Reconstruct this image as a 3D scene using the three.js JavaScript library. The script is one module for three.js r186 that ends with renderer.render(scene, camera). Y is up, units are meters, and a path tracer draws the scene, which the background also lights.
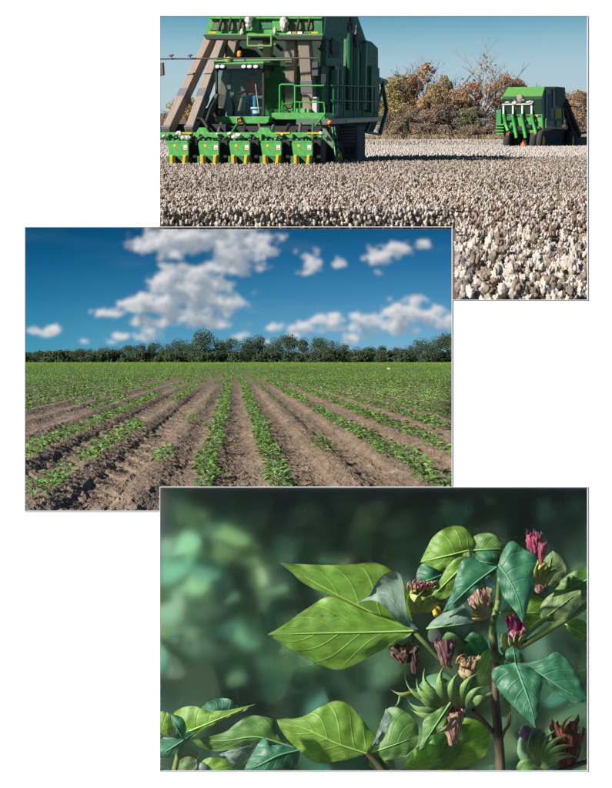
import * as THREE from 'three';
import { mergeGeometries, mergeVertices } from 'three/addons/utils/BufferGeometryUtils.js';
import { RoundedBoxGeometry } from 'three/addons/geometries/RoundedBoxGeometry.js';
import { MarchingCubes } from 'three/addons/objects/MarchingCubes.js';
import { ImprovedNoise } from 'three/addons/math/ImprovedNoise.js';

// ---------------------------------------------------------------- camera, exposure, sun, sky
const F = 1470, CX = 306, CY = 394, WALL = 6.5, EXPOSURE = 1.75;
const scene = new THREE.Scene();
const camera = new THREE.PerspectiveCamera(2 * Math.atan(CY / F) * 180 / Math.PI, 795 / 1024, 0.1, 12000);
camera.position.set(0, 0, 0);
const renderer = new THREE.WebGLRenderer({ antialias: true });
renderer.setSize(795, 1024);
renderer.toneMapping = THREE.LinearToneMapping;
renderer.toneMappingExposure = EXPOSURE;
renderer.shadowMap.enabled = true;
const SUN = new THREE.Vector3(-0.73, 0.47, 0.495).normalize();
const sun = new THREE.DirectionalLight(new THREE.Color().setRGB(1, 0.96, 0.9), 5);
sun.position.copy(SUN).multiplyScalar(300);
sun.castShadow = true; sun.shadow.radius = 6; sun.shadow.mapSize.set(4096, 4096);
Object.assign(sun.shadow.camera, { left: -120, right: 120, top: 120, bottom: -120, near: 1, far: 900 });
scene.add(sun, sun.target);

function rng(seed) { let a = seed >>> 0; return () => { a = (a + 0x6D2B79F5) | 0; let t = Math.imul(a ^ (a >>> 15), 1 | a); t = (t + Math.imul(t ^ (t >>> 7), 61 | t)) ^ t; return ((t ^ (t >>> 14)) >>> 0) / 4294967296; }; }
const perlin = new ImprovedNoise();
const noise = (x, y = 0, z = 0) => perlin.noise(x + 31.7, y + 17.3, z + 5.1);
function fbm(x, y, z, o = 4) { let s = 0, a = 0.5; for (let i = 0; i < o; i++) { s += a * noise(x, y, z); x = x * 2.03 + 7.1; y = y * 2.03 + 3.7; z = z * 2.03 + 1.9; a *= 0.5; } return s; }
const clamp = (v, a = 0, b = 1) => Math.min(b, Math.max(a, v));
const lerp = (a, b, t) => a + (b - a) * t;
const sstep = (a, b, v) => { const t = clamp((v - a) / (b - a)); return t * t * (3 - 2 * t); };
const s2l = c => { c /= 255; return c <= 0.04045 ? c / 12.92 : ((c + 0.055) / 1.055) ** 2.4; };
const lin = (r, g, b) => [s2l(r), s2l(g), s2l(b)];
const V = (x, y, z) => new THREE.Vector3(x, y, z);

// the sky: air that changes with height, low cumulus and a few thin veils
{
  const W = 4096, H = 2048, data = new Float32Array(W * H * 4);
  const stops = [[-90, 88, 84, 76], [0, 124, 174, 200], [1.3, 118, 170, 198], [2.3, 94, 155, 190], [3.8, 58, 126, 170], [5.2, 30, 100, 148], [6.6, 10, 78, 121],
    [7.6, 30, 90, 140], [9.0, 140, 174, 192], [10.2, 182, 201, 209], [11.4, 178, 201, 211], [12.6, 168, 198, 211], [13.4, 145, 187, 203], [14.3, 106, 164, 188], [15.1, 26, 92, 136], [17, 16, 82, 128], [40, 22, 82, 138], [90, 24, 76, 136]].map(([e, ...c]) => [e, lin(...c)]);
  const air = e => { let i = 1; while (i < stops.length - 1 && stops[i][0] < e) i++; const [e0, a] = stops[i - 1], [e1, b] = stops[i], t = clamp((e - e0) / (e1 - e0)); return [0, 1, 2].map(k => lerp(a[k], b[k], t)); };
  // cumulus as lumps of vapour: [x, y, rx, ry, thickness of the vapour]
  const puffs = [
    [205, 238, 62, 17, 1], [238, 248, 34, 20, 1], [176, 244, 36, 17, 1], [150, 246, 18, 11, .75], [225, 268, 38, 10, .8], [256, 252, 18, 11, .8], [205, 222, 50, 14, 1],
    [186, 284, 34, 16, 1], [170, 272, 16, 9, .9], [210, 290, 26, 10, .9], [196, 300, 50, 13, 1], [160, 304, 34, 13, 1], [138, 308, 22, 9, .9], [112, 313, 24, 6, .75], [232, 305, 16, 8, .9], [196, 316, 46, 12, .9], [150, 320, 34, 8, .6], [212, 326, 30, 5, .5],
    [46, 331, 25, 5, .85], [84, 340, 7, 3, .6], [108, 341, 8, 4, .6], [118, 336, 9, 4, .7], [150, 334, 14, 8, .7], [240, 338, 9, 5, .7], [262, 343, 8, 3, .6],
    [383, 256, 23, 9, .95], [372, 253, 12, 6, .8], [396, 252, 14, 8, .9], [312, 263, 10, 8, .62], [306, 271, 9, 4, .6], [336, 263, 6, 6, .4], [295, 251, 4, 3, .4], [421, 244, 9, 5, .5], [375, 273, 4, 4, .5],
    [280, 328, 17, 6, .75], [296, 334, 18, 5, .75], [326, 322, 22, 8, .9], [318, 329, 26, 6, .7], [338, 330, 12, 6, .8], [350, 339, 14, 7, .7], [366, 332, 22, 8, .75], [374, 322, 20, 9, .75], [392, 326, 22, 10, .85], [404, 314, 26, 12, .95], [416, 305, 16, 8, .9], [428, 318, 22, 9, .9], [440, 312, 10, 6, .7], [405, 332, 22, 6, .6], [446, 322, 16, 8, .8], [360, 318, 12, 5, .6],
  ];
  const dens = (x, y, z) => {
    let d = -1;
    const wx = x + 9 * fbm(x * 0.028, y * 0.028, 3.3, 3), wy = y + 7 * fbm(x * 0.03, y * 0.03, 8.8, 3);
    for (const [cx, cy, rx, ry, k] of puffs) {
      const dx = (wx - cx) / (rx * 1.08), dy = (wy - cy) / (ry * 1.15 * (wy > cy ? 0.8 : 1.1)), dz = z / (ry * 1.5 + 3), q = dx * dx + dy * dy + dz * dz;
      if (q < 2.2) d = Math.max(d, k * (1 - q));
    }
    if (d <= -0.9) return 0;
    const n = fbm(x * 0.07, y * 0.09, z * 0.06 + 2, 4) + 0.45 * Math.abs(fbm(x * 0.12, y * 0.15, z * 0.1 + 7, 3));
    return clamp((d * 0.95 + n * 2.2 - 0.42) * 1.7);
  };
  const L = [-0.5, -0.8, 0.16];
  for (let j = 0; j < H; j++) {
    const e = (0.5 - (j + 0.5) / H) * 180, row = H - 1 - j, er = e * Math.PI / 180;
    const base = air(e), veilRow = e > 0 && e < 40;
    for (let i = 0; i < W; i++) {
      const az = ((i + 0.5) / W - 0.5) * 2 * Math.PI;              // atan2(z, x)
      const dx = Math.cos(az) * Math.cos(er), dz = Math.sin(az) * Math.cos(er), dy = Math.sin(er);
      let c = base.slice();
      if (veilRow) {
        const a = az * 57.3, v = clamp(fbm(a * 0.22, e * 1.1, 1.5, 3) * 1.6 - 0.3) * 0.08 * sstep(0, 1.5, e);
        c = c.map((q, k) => lerp(q, [0.55, 0.6, 0.66][k], v));
        const lowSky = sstep(9.2, 7.2, e);
        if (lowSky > 0 && dz < -0.2) {
          const px = CX + dx / -dz * F, py = CY - dy / -dz * F;
          if (px > 10 && px < 470 && py > 205 && py < 372) {
            c = c.map((q, k) => q * lerp([0.4, 0.82, 0.84][k], [1.35, 1.2, 1.14][k], clamp((px - 25) / 380)));
            let light = 0, wsum = 0;
            for (const [sx, sy] of [[-.55, -.35], [.35, -.55], [.55, .35], [-.35, .55]]) {
              let T = 1; const x = px + sx, y = py + sy;
              for (let s = 0; s < 20 && T > 0.03; s++) {
                const z = 28 - s * 2.8, d = dens(x, y, z);
                if (d <= 0.02) continue;
                let od = 0; for (let q = 1; q <= 4; q++) od += dens(x + L[0] * q * 5, y + L[1] * q * 5, z + L[2] * q * 5);
                const a = 1 - Math.exp(-d * 0.5), lit = 0.06 + 0.94 * Math.exp(-od * 0.95);
                light += T * a * lit / 4; wsum += T * a / 4; T *= 1 - a;
              }
            }
            if (wsum > 0.003) { const m = light / wsum, cl = [lerp(0.2, 0.82, m), lerp(0.275, 0.8, m), lerp(0.35, 0.8, m)]; c = c.map((q, k) => lerp(q, cl[k], wsum * 0.97)); }
          }
        } else if (e < 9 && e > 1.5) {                              // the same broken cumulus all the way round
          const d = sstep(0.12, 0.4, fbm(a * 0.16, e * 0.55, 4, 5) + 0.1 * fbm(a * 0.5, e * 1.6, 9, 3));
          c = c.map((q, k) => lerp(q, [0.5, 0.53, 0.58][k], d * 0.85));
        }
      }
      const o = (row * W + i) * 4; data[o] = c[0] / EXPOSURE; data[o + 1] = c[1] / EXPOSURE; data[o + 2] = c[2] / EXPOSURE; data[o + 3] = 1;
    }
  }
  const sky = new THREE.DataTexture(data, W, H, THREE.RGBAFormat, THREE.FloatType);
  sky.mapping = THREE.EquirectangularReflectionMapping; sky.magFilter = sky.minFilter = THREE.LinearFilter; sky.needsUpdate = true;
  scene.background = sky; scene.environment = sky;
}
console.log('sky done');

// ---------------------------------------------------------------- helpers
const taken = {};
function numbered(n) { const k = taken[n] = (taken[n] ?? -1) + 1; return k ? `${n}_${String(k).padStart(3, '0')}` : n; }
function tag(o, label, category, group, kind) { Object.assign(o.userData, { label, category }); if (group) o.userData.group = group; if (kind) o.userData.kind = kind; return o; }
function part(name, geo, m, parent) { const o = new THREE.Mesh(Array.isArray(geo) ? merge(geo) : geo, m); o.name = parent === scene ? numbered(name) : name; parent.add(o); return o; }
function thing(name, label, category, group) { const o = new THREE.Group(); o.name = numbered(name); scene.add(o); return tag(o, label, category, group); }
function struct(name, geo, m) { const o = part(name, geo, m, scene); o.userData.kind = 'structure'; return o; }
function merge(list) {
  const anyColor = list.some(g => g.attributes.color);
  return mergeGeometries(list.map(g => { const q = g.index ? g.toNonIndexed() : g; for (const k of Object.keys(q.attributes)) if (!['position', 'normal', 'uv'].includes(k) && !(anyColor && k === 'color')) q.deleteAttribute(k);
    if (anyColor && !q.attributes.color) q.setAttribute('color', new THREE.BufferAttribute(new Float32Array(q.attributes.position.count * 3).fill(1), 3)); return q; }), false);
}
function paint(g, r, gg, b) { const n = g.attributes.position.count, a = new Float32Array(n * 3); for (let i = 0; i < n; i++) a.set([r, gg, b], i * 3); g.setAttribute('color', new THREE.BufferAttribute(a, 3)); return g; }
const at = (px, py, D) => V((px - CX) * D / F, (CY - py) * D / F, -D);
function tubeGeo(pts, r, seg = 6, n = pts.length * 4, r2 = r) {
  const c = new THREE.CatmullRomCurve3(pts, false, 'centripetal'), g = new THREE.TubeGeometry(c, n, r, seg, false);
  if (r2 !== r) { const p = g.attributes.position, v = V(), q = V(); for (let i = 0; i <= n; i++) { c.getPointAt(i / n, q); const k = lerp(1, r2 / r, i / n); for (let j = 0; j <= seg; j++) { const a = i * (seg + 1) + j; v.fromBufferAttribute(p, a).sub(q).multiplyScalar(k).add(q); p.setXYZ(a, v.x, v.y, v.z); } } }
  return g;
}
const rod = (a, b, r, seg = 6, r2 = r) => { const d = b.clone().sub(a), L = d.length(), g = new THREE.CylinderGeometry(r2, r, L, seg, 1); g.translate(0, L / 2, 0); g.applyQuaternion(new THREE.Quaternion().setFromUnitVectors(V(0, 1, 0), d.normalize())); g.translate(a.x, a.y, a.z); return g; };
const box = (x, y, z, w, h, d, r = 0) => { const g = r ? new RoundedBoxGeometry(w, h, d, 2, r) : new THREE.BoxGeometry(w, h, d); g.translate(x, y, z); return g; };
function lump(rx, ry, rz, seed, amp = 0.25, freq = 1.6, detail = 3) {
  let g = new THREE.IcosahedronGeometry(1, detail); g.deleteAttribute('uv'); g.deleteAttribute('normal'); g = mergeVertices(g, 1e-4);
  const p = g.attributes.position, v = V();
  for (let i = 0; i < p.count; i++) { v.fromBufferAttribute(p, i); const k = 1 + amp * 2 * fbm(v.x * freq + seed, v.y * freq, v.z * freq - seed, 3); p.setXYZ(i, v.x * k * rx, v.y * k * ry, v.z * k * rz); }
  g.computeVertexNormals(); g.setAttribute('uv', new THREE.BufferAttribute(new Float32Array(p.count * 2), 2)); return g;
}
function tex(w, h, fn, srgb = true, wrap = true) {
  const d = new Uint8Array(w * h * 4);
  for (let j = 0; j < h; j++) for (let i = 0; i < w; i++) { const c = fn(i / w, j / h), o = (j * w + i) * 4; d[o] = clamp(c[0]) * 255; d[o + 1] = clamp(c[1]) * 255; d[o + 2] = clamp(c[2]) * 255; d[o + 3] = 255; }
  const t = new THREE.DataTexture(d, w, h); t.magFilter = THREE.LinearFilter; t.minFilter = THREE.LinearMipmapLinearFilter; t.generateMipmaps = true;
  if (wrap) t.wrapS = t.wrapT = THREE.RepeatWrapping; if (srgb) t.colorSpace = THREE.SRGBColorSpace; t.needsUpdate = true; return t;
}
// noise that closes on itself after one period
const tileNoise = (u, v, f, s, o = 4) => { const a = u * 2 * Math.PI, b = v * 2 * Math.PI, r = f / 6.283; return fbm(Math.cos(a) * r + s, Math.sin(a) * r + Math.cos(b) * r, Math.sin(b) * r - s, o); };
const M = (r, g, b, o = {}) => { const { phys, ...rest } = o; const m = new (phys ? THREE.MeshPhysicalMaterial : THREE.MeshStandardMaterial)({ roughness: 0.8, metalness: 0, side: THREE.DoubleSide, ...rest }); m.color.setRGB(r, g, b); return m; };
const dirtTex = tex(256, 256, (u, v) => { const n = tileNoise(u, v, 9, 2, 5), m = tileNoise(u, v, 30, 7, 3), k = 0.86 + 0.22 * n + 0.14 * m, d = clamp(sstep(0.1, 0.4, n + m * 0.6) * 0.55); return [lerp(k, 0.72, d), lerp(k, 0.66, d), lerp(k, 0.56, d)]; });
const roughTex = tex(128, 128, (u, v) => { const n = 0.72 + 0.35 * tileNoise(u, v, 12, 5, 4); return [n, n, n]; }, false);
// ---------------------------------------------------------------- the white wall with its three openings, and the ground it stands on
const GROUND = -3.7;
{
  struct('ground', (() => { const g = new THREE.PlaneGeometry(60, 33.4); g.rotateX(-Math.PI / 2); g.translate(0, GROUND, 20 - 16.6); return g; })(), M(0.34, 0.33, 0.31, { roughness: 0.95, map: dirtTex }));
  const w = (px, py) => new THREE.Vector2((px - CX) * WALL / F, (CY - py) * WALL / F);
  const out = new THREE.Shape([w(-14, -12), w(1000, -12), new THREE.Vector2(w(1000, 0).x, GROUND - 0.05), new THREE.Vector2(w(-14, 0).x, GROUND - 0.05)]);
  out.holes.push(new THREE.Path([[160, 16], [587.5, 16], [587.5, 300], [452, 300], [452, 487], [587.5, 487], [587.5, 771], [160, 771], [160, 511], [25, 511], [25, 227], [160, 227]].map(([x, y]) => w(x, y))));
  const g = new THREE.ExtrudeGeometry(out, { depth: 0.006, bevelEnabled: false }); g.translate(0, 0, -WALL - 0.006);
  tag(part('wall', g, M(0.88, 0.88, 0.88, { roughness: 0.95 }), scene), 'smooth white wall with three overlapping stepped picture openings', 'wall');
  const trim = M(0.5, 0.5, 0.5, { roughness: 0.8 }), T = 0.003, OUT = 0.004, IN = 0.005;
  const bar = (x0, y0, x1, y1, parent) => { const a = w(x0, y0), b = w(x1, y1), h = x0 === x1 ? 0 : T / 2, v = y0 === y1 ? 0 : T / 2; part('bar', box((a.x + b.x) / 2, (a.y + b.y) / 2, -WALL + (OUT - IN) / 2, Math.abs(b.x - a.x) + (x0 === x1 ? T : -T), Math.abs(b.y - a.y) + T * 1 - (y0 === y1 ? 0 : 0), OUT + IN), trim, parent); };
  const frame = (label, segs) => { const f = thing('picture_frame', label, 'frame', 'thin frames of the three openings'); for (const s of segs) bar(...s, f); };
  frame('thin pale frame round the upper opening with the harvesters', [[160, 16, 587.5, 16], [587.5, 16, 587.5, 300], [452, 300, 587.5, 300], [160, 16, 160, 227]]);
  frame('thin pale frame round the middle opening with crop rows and blue sky', [[25, 227, 452, 227], [452, 227, 452, 487], [25, 511, 160, 511], [25, 227, 25, 511]]);
  frame('thin pale frame round the lower opening with the leafy close view', [[160, 487, 587.5, 487], [587.5, 487, 587.5, 771], [160, 771, 587.5, 771], [160, 487, 160, 771]]);
}
// ---------------------------------------------------------------- upper opening: ripe cotton on rising ground
const T1 = Math.atan((CY - 134) / F), Q1 = new THREE.Quaternion().setFromAxisAngle(V(1, 0, 0), T1), Q1i = Q1.clone().invert();
const ray1 = (px, py) => V((px - CX) / F, (CY - py) / F, -1).applyQuaternion(Q1i);
const s1 = (px, py, D) => { const r = ray1(px, py); return r.multiplyScalar(D / -r.z); };       // on the rising ground's own axes
const soil1 = D => D < 18 ? -1.05 : D < 34 ? lerp(-1.05, -1.75, sstep(18, 34, D)) : D < 118 ? -1.75 : lerp(-1.75, -0.62, sstep(118, 134, D));
const top1 = D => D < 118 ? -0.86 : lerp(-0.86, -0.46, sstep(118, 132, D));
const cut1 = D => (452.6 - CX) / F * D;                                                          // the near corner reaches further forward on this side
const D0 = 1.05 * F / 93.4;                                                                      // where the field begins elsewhere
function onSlope(o, p, yaw = 0) { o.position.copy(p).applyQuaternion(Q1); o.quaternion.copy(Q1).multiply(new THREE.Quaternion().setFromAxisAngle(V(0, 1, 0), yaw)); return o; }
{
  const P = [], I = [], U = [], N = 90, K = 60;
  const grid = (x0, x1, d0, d1, n, k) => { const b = P.length / 3; for (let j = 0; j <= k; j++) { const D = d0 * (d1 / d0) ** (j / k); for (let i = 0; i <= n; i++) { const x = lerp(x0(D), x1(D), i / n); P.push(x, soil1(D) + (D > 20 ? 0.05 * noise(x * .6, D * .6) : 0), -D); U.push(x, D); } } for (let j = 0; j < k; j++) for (let i = 0; i < n; i++) { const a = b + j * (n + 1) + i; I.push(a, a + 1, a + n + 1, a + 1, a + n + 2, a + n + 1); } };
  grid(D => (156 - CX) / F * D, D => 0.26 * D + 3, D0, 190, N, K);
  grid(cut1, D => 0.26 * D + 1.4, 7.2, D0, 20, 14);
  const g = new THREE.BufferGeometry(); g.setAttribute('position', new THREE.Float32BufferAttribute(P, 3)); g.setAttribute('uv', new THREE.Float32BufferAttribute(U, 2)); g.setIndex(I); g.computeVertexNormals();
  const o = struct('field', g, M(0.16, 0.115, 0.085, { map: dirtTex, roughness: 1 })); o.quaternion.copy(Q1);
}
const bollMat2 = M(0.2, 0.15, 0.115, { roughness: 1 }), bollMat = M(0.43, 0.375, 0.325, { roughness: 1 }), tuftMat = M(1, 1, 1, { roughness: 1, vertexColors: true }), twigMat = M(0.13, 0.075, 0.05, { roughness: 0.9 }), dryMat = M(0.2, 0.12, 0.075, { roughness: 1 });
{
  const R = rng(11);
  const bollG = [0, 1, 2].map(k => { const q = rng(70 + k), list = []; for (let i = 0; i < 5; i++) { const a = i * 1.257 + q() * .5, l = lump(.0105, .0155, .0105, k * 5 + i * 2.1, .7, 2.2, 2); l.rotateZ((q() - .5) * .8); l.translate(Math.cos(a) * .0115, (q() - .5) * .014, Math.sin(a) * .0115); list.push(l); } return merge(list); });
  const burr = p => [0, 1, 2, 3, 4].map(i => { const c = new THREE.ConeGeometry(.006, .034, 3); c.translate(0, .014, 0); c.rotateZ(.75); c.rotateY(i * 1.257); c.translate(p.x, p.y - .026, p.z); return c; });
  const near = [];
  const stuff = { near: [], far: [] };
  // individual plants at the front
  const cells = [];
  for (let D = 7.45; D < 22; D *= 1.019) {
    const step = 0.165 * Math.min(1.25, 0.75 + D / 40), x0 = D < D0 ? cut1(D) + 0.2 : -0.1 * D, x1 = 0.2 * D;
    for (let x = x0 + R() * step; x < x1; x += step * (0.8 + 0.4 * R())) cells.push([x + (R() - .5) * .05, D * (1 + (R() - .5) * .012)]);
  }
  const seen = ([x, D]) => { const v = V(x, top1(D), -D).applyQuaternion(Q1), px = CX + v.x / -v.z * F, py = CY - v.y / -v.z * F; return px > 150 && px < 600 && py < 306 && !(px < 452 && py > 226); };
  const visible = cells.filter(seen).sort((a, b) => a[1] - b[1]);
  const rest = cells.filter(c => !seen(c));
  const protos = [0, 1, 2, 3].map(k => {
    const g = new THREE.Group(), Rk = rng(40 + k), tw = [], dry = [];
    for (let b = 0; b < 10; b++) {
      const a = Rk() * 6.283, r = 0.02 + 0.1 * Math.sqrt(Rk()), h = 0.07 + 0.13 * Rk() + (r < .05 ? .03 : 0), p = V(Math.cos(a) * r, h, Math.sin(a) * r);
      const m = new THREE.Mesh(bollG[b % 3], b % 5 === 1 || b % 5 === 4 ? bollMat2 : bollMat); m.name = 'boll'; m.position.copy(p); m.rotation.set((Rk() - .5) * 1.2, Rk() * 6, (Rk() - .5) * 1.2); const s = 0.72 + 0.6 * Rk(); m.scale.set(s, s * (0.9 + .4 * Rk()), s); g.add(m);
      tw.push(rod(V(p.x * .3, 0, p.z * .3), p, 0.004, 4, 0.003), ...burr(p));
      if (b !== 3) { const d = new THREE.CircleGeometry(0.012 + .01 * Rk(), 6); d.scale(1.5, .7, 1); d.rotateX(Rk() * 3); d.rotateY(Rk() * 6); d.translate(p.x * 1.2 + (Rk() - .5) * .08, h * .75, p.z * 1.2); dry.push(d); }
    }
    part('stem', tw, twigMat, g); for (const d of dry) part('dry_leaf', d, dryMat, g); return g;
  });
  visible.slice(0, 130).forEach(([x, D], i) => {
    const o = protos[i % 4].clone(); o.name = numbered('cotton_plant'); tag(o, 'ripe cotton plant with open white bolls at the near edge of the upper field', 'cotton plant', 'cotton plants at the near edge of the upper field');
    onSlope(o, V(x, soil1(D), -D), R() * 6.28); const s = 0.95 + .3 * R(); o.scale.set(s, s * (.85 + .4 * R()), s); scene.add(o);
  });
  // the mass of plants behind
  const tuft = (n, seed, low, tall) => {
    const q = rng(seed), list = [];
    for (let b = 0; b < n; b++) {
      const a = q() * 6.283, r = 0.13 * Math.sqrt(q()), s = 0.75 + .6 * q(), w = q(), s2 = q(), c = w < .42 ? [.47, .415, .365].map(v => v * (.85 + .2 * s2)) : w < (low ? .6 : .68) ? [0.28, 0.22, 0.175] : [0.15, 0.095, 0.065];
      const y0 = -0.02 - 0.14 * q(); for (let e = 0; e < (low ? 1 : 3); e++) { const z = low ? 1 : .58, g = lump(0.02 * s * z, 0.029 * s * z, 0.02 * s * z, q() * 9, 0.75, 1.9, 1); g.rotateZ((q() - .5) * 1.3); g.rotateY(q() * 6); g.translate(Math.cos(a) * r + (low ? 0 : (q() - .5) * .03), y0 + (low ? 0 : (q() - .5) * .03), Math.sin(a) * r + (low ? 0 : (q() - .5) * .03)); list.push(paint(g, ...c)); }
    }
    for (let b = 0; b < (low ? 16 : 13); b++) { const d = new THREE.CircleGeometry(low ? .036 : .028, 5); d.scale(1.4, .7, 1); d.rotateX(q() * 3); d.rotateY(q() * 6); d.translate((q() - .5) * .28, -.06 - .14 * q(), (q() - .5) * .28); const k = .6 + .9 * q(); list.push(paint(d, .2 * k, .12 * k, .075 * k)); }
    for (let b = 0; b < 3; b++) { const d = new THREE.PlaneGeometry(.012, tall); d.translate((q() - .5) * .12, -tall / 2 - .05, (q() - .5) * .12); d.rotateY(q() * 6); list.push(paint(d, .13, .08, .05)); }
    return merge(list);
  };
  const make = (geo, spots, name, label) => {
    const o = new THREE.InstancedMesh(geo, tuftMat, spots.length), m = new THREE.Matrix4(), q = new THREE.Quaternion(), col = new THREE.Color();
    spots.forEach(([x, y, D, s], i) => { m.compose(V(x, y, -D), q.setFromAxisAngle(V(0, 1, 0), R() * 6.28), V(s, s * (.9 + .3 * R()), s)); o.setMatrixAt(i, m); const k = .9 + .35 * fbm(x * .35, D * .12, 3, 3) + (name === 'edge_cotton' ? (R() - .65) * .9 : 0); o.setColorAt(i, col.setRGB(k, k * (.97 + .03 * R()), k * (.94 + .06 * R()))); });
    o.name = numbered(name); o.quaternion.copy(Q1); o.userData.kind = 'stuff'; tag(o, label, 'cotton'); scene.add(o);
  };
  const A = [], B = [], C = [];
  for (const [x, D] of visible.slice(130).concat(rest)) A.push([x, soil1(D) + .27 + .03 * R(), D, .95 + .3 * R()]);
  for (let D = 7.3; D < D0; D *= 1.004) for (let k = 0; k < 2; k++) C.push([cut1(D) + 0.035 + .16 * R(), soil1(D) + .04 + .14 * R(), D, .8 + .5 * R()]);
  for (let k = 0; k < 3200; k++) { const D = D0 * (1.002 + .09 * R() * R()); C.push([lerp(-.1 * D, cut1(D), R()), soil1(D) + .03 + .2 * R(), D, .55 + .45 * R()]); }
  for (let D = 22; D < 60; D *= 1.0085) for (let x = -0.1 * D; x < 0.215 * D; x += 0.2 * (.7 + .6 * R())) A.push([x, lerp(soil1(D) + .27, top1(D), sstep(18, 30, D)) + .05 * (R() - .5), D * (1 + .006 * (R() - .5)), 1 + .3 * R()]);
  for (let D = 60; D < 136; D *= 1.0062) for (let x = -0.1 * D; x < 0.215 * D; x += 0.36 * (.7 + .6 * R())) B.push([x, top1(D) + .06 * (R() - .5), D * (1 + .005 * (R() - .5)), 1.7 + .6 * R()]);
  make(tuft(15, 5, false, .06), A, 'cotton_field', 'white mass of ripe cotton bolls covering the upper field');
  make(tuft(12, 8, true, .3), B, 'far_cotton', 'distant pale brown band of cotton round the far harvester');
  { const g = lump(0.02, 0.028, 0.02, 4, .8, 1.9, 2); paint(g, .44, .385, .335); make(g, C, 'edge_cotton', 'strip of cotton bolls along the cut edge of the upper field'); }
}
console.log('cotton done');
// ---------------------------------------------------------------- machines on the slope
function frameOf(px, D, ground, yaw) {                       // a machine's own axes: x across, y up, z towards the front of the picture
  const o = s1(px, 134, D); o.y = ground; const c = Math.cos(yaw), s = Math.sin(yaw);
  const local = v => { const a = v.x, b = v.z; return V(a * c - b * s, v.y, a * s + b * c); };
  const eye = local(V(-o.x, -o.y, -o.z));
  const dir = (x, y) => local(ray1(x, y));
  const onZ = (x, y, z) => { const d = dir(x, y), t = (z - eye.z) / d.z; return V(eye.x + d.x * t, eye.y + d.y * t, z); };
  const onX = (x, y, X) => { const d = dir(x, y), t = (X - eye.x) / d.x; return V(X, eye.y + d.y * t, eye.z + d.z * t); };
  const front = (pts, z, depth, b = 0.012) => { const sh = new THREE.Shape(pts.map(([x, y]) => { const p = onZ(x, y, z); return new THREE.Vector2(p.x, p.y); })); const g = new THREE.ExtrudeGeometry(sh, { depth: Math.max(.004, depth - 2 * b), bevelEnabled: b > 0, bevelSize: b, bevelThickness: b, bevelOffset: -b, bevelSegments: 1 }); g.translate(0, 0, z - depth + b); return g; };
  const rect = (x0, y0, x1, y1, z, depth, b) => front([[x0, y0], [x1, y0], [x1, y1], [x0, y1]], z, depth, b);
  const side = (pts, X, depth, b = 0.012) => { const sh = new THREE.Shape(pts.map(([x, y]) => { const p = onX(x, y, X); return new THREE.Vector2(-p.z, p.y); })); const g = new THREE.ExtrudeGeometry(sh, { depth: Math.max(.004, depth - 2 * b), bevelEnabled: b > 0, bevelSize: b, bevelThickness: b, bevelOffset: -b, bevelSegments: 1 }); g.rotateY(Math.PI / 2); g.translate(X - depth + b, 0, 0); return g; };
  const bars = (pts, r, seg = 6) => { const out = []; for (let i = 1; i < pts.length; i++) out.push(rod(pts[i - 1], pts[i], r, seg)); return out; };
  return { o, eye, onZ, onX, front, rect, side, bars };
}
const paintTex = (r, g, b, seed, dust = .75) => { const enc = c => c <= .0031308 ? c * 12.92 : 1.055 * c ** (1 / 2.4) - .055; return tex(384, 384, (u, v) => { const n = tileNoise(u, v, 8, seed, 5), m = tileNoise(u, v, 40, seed + 4, 3), f = tileNoise(u, v, 120, seed + 9, 2), k = 1 + .35 * n + .3 * m + .2 * f, d = clamp(sstep(.02, .42, n * .8 + m * .5 + f * .35) * dust), sc = sstep(.33, .4, tileNoise(u, v * .2, 60, seed + 2, 2)) * .5; return [lerp(r * k, .3, d) + sc * .08, lerp(g * k, .25, d) + sc * .07, lerp(b * k, .18, d) + sc * .06].map(c => enc(clamp(c, 0, 1))); }); };
const paintOpt = { map: dirtTex, roughnessMap: roughTex, roughness: 0.6 };
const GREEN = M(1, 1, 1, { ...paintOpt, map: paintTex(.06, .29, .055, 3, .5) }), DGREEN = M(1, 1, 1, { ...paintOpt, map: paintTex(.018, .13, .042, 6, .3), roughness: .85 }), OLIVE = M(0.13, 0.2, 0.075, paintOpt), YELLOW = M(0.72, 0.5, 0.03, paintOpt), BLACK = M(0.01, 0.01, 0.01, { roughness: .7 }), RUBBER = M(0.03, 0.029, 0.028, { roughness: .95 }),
  DUCT = M(1, 1, 1, { map: paintTex(.26, .2, .155, 12, .35), roughness: .8 }), DUCTDARK = M(0.14, 0.13, 0.13, { roughness: .8 }), GREY = M(0.17, 0.165, 0.17, { roughness: .7, map: dirtTex }), ORANGE = M(0.9, 0.2, 0.02, { roughness: .35 }), RED = M(0.6, 0.03, 0.02, { roughness: .4 }), WHITE = M(0.8, 0.8, 0.78, { roughness: .6 }), LINT = M(0.45, 0.41, 0.38, { roughness: 1 }), STEEL = M(0.3, 0.29, 0.27, { roughness: .5, metalness: .4 }), LAMP = M(0.8, 0.82, 0.84, { roughness: .15 }),
  CABGLASS = M(0.9, 0.94, 0.9, { phys: 1, transmission: 1, roughness: 0.02, thickness: 0, ior: 1.5 }), BLUE = M(0.02, 0.12, 0.45, { roughness: .4 }), TEAL = M(1, 1, 1, { ...paintOpt, map: paintTex(.02, .13, .052, 9, .35), roughness: .85 });
let cabSeat;                                                   // where the driver sits
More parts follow.
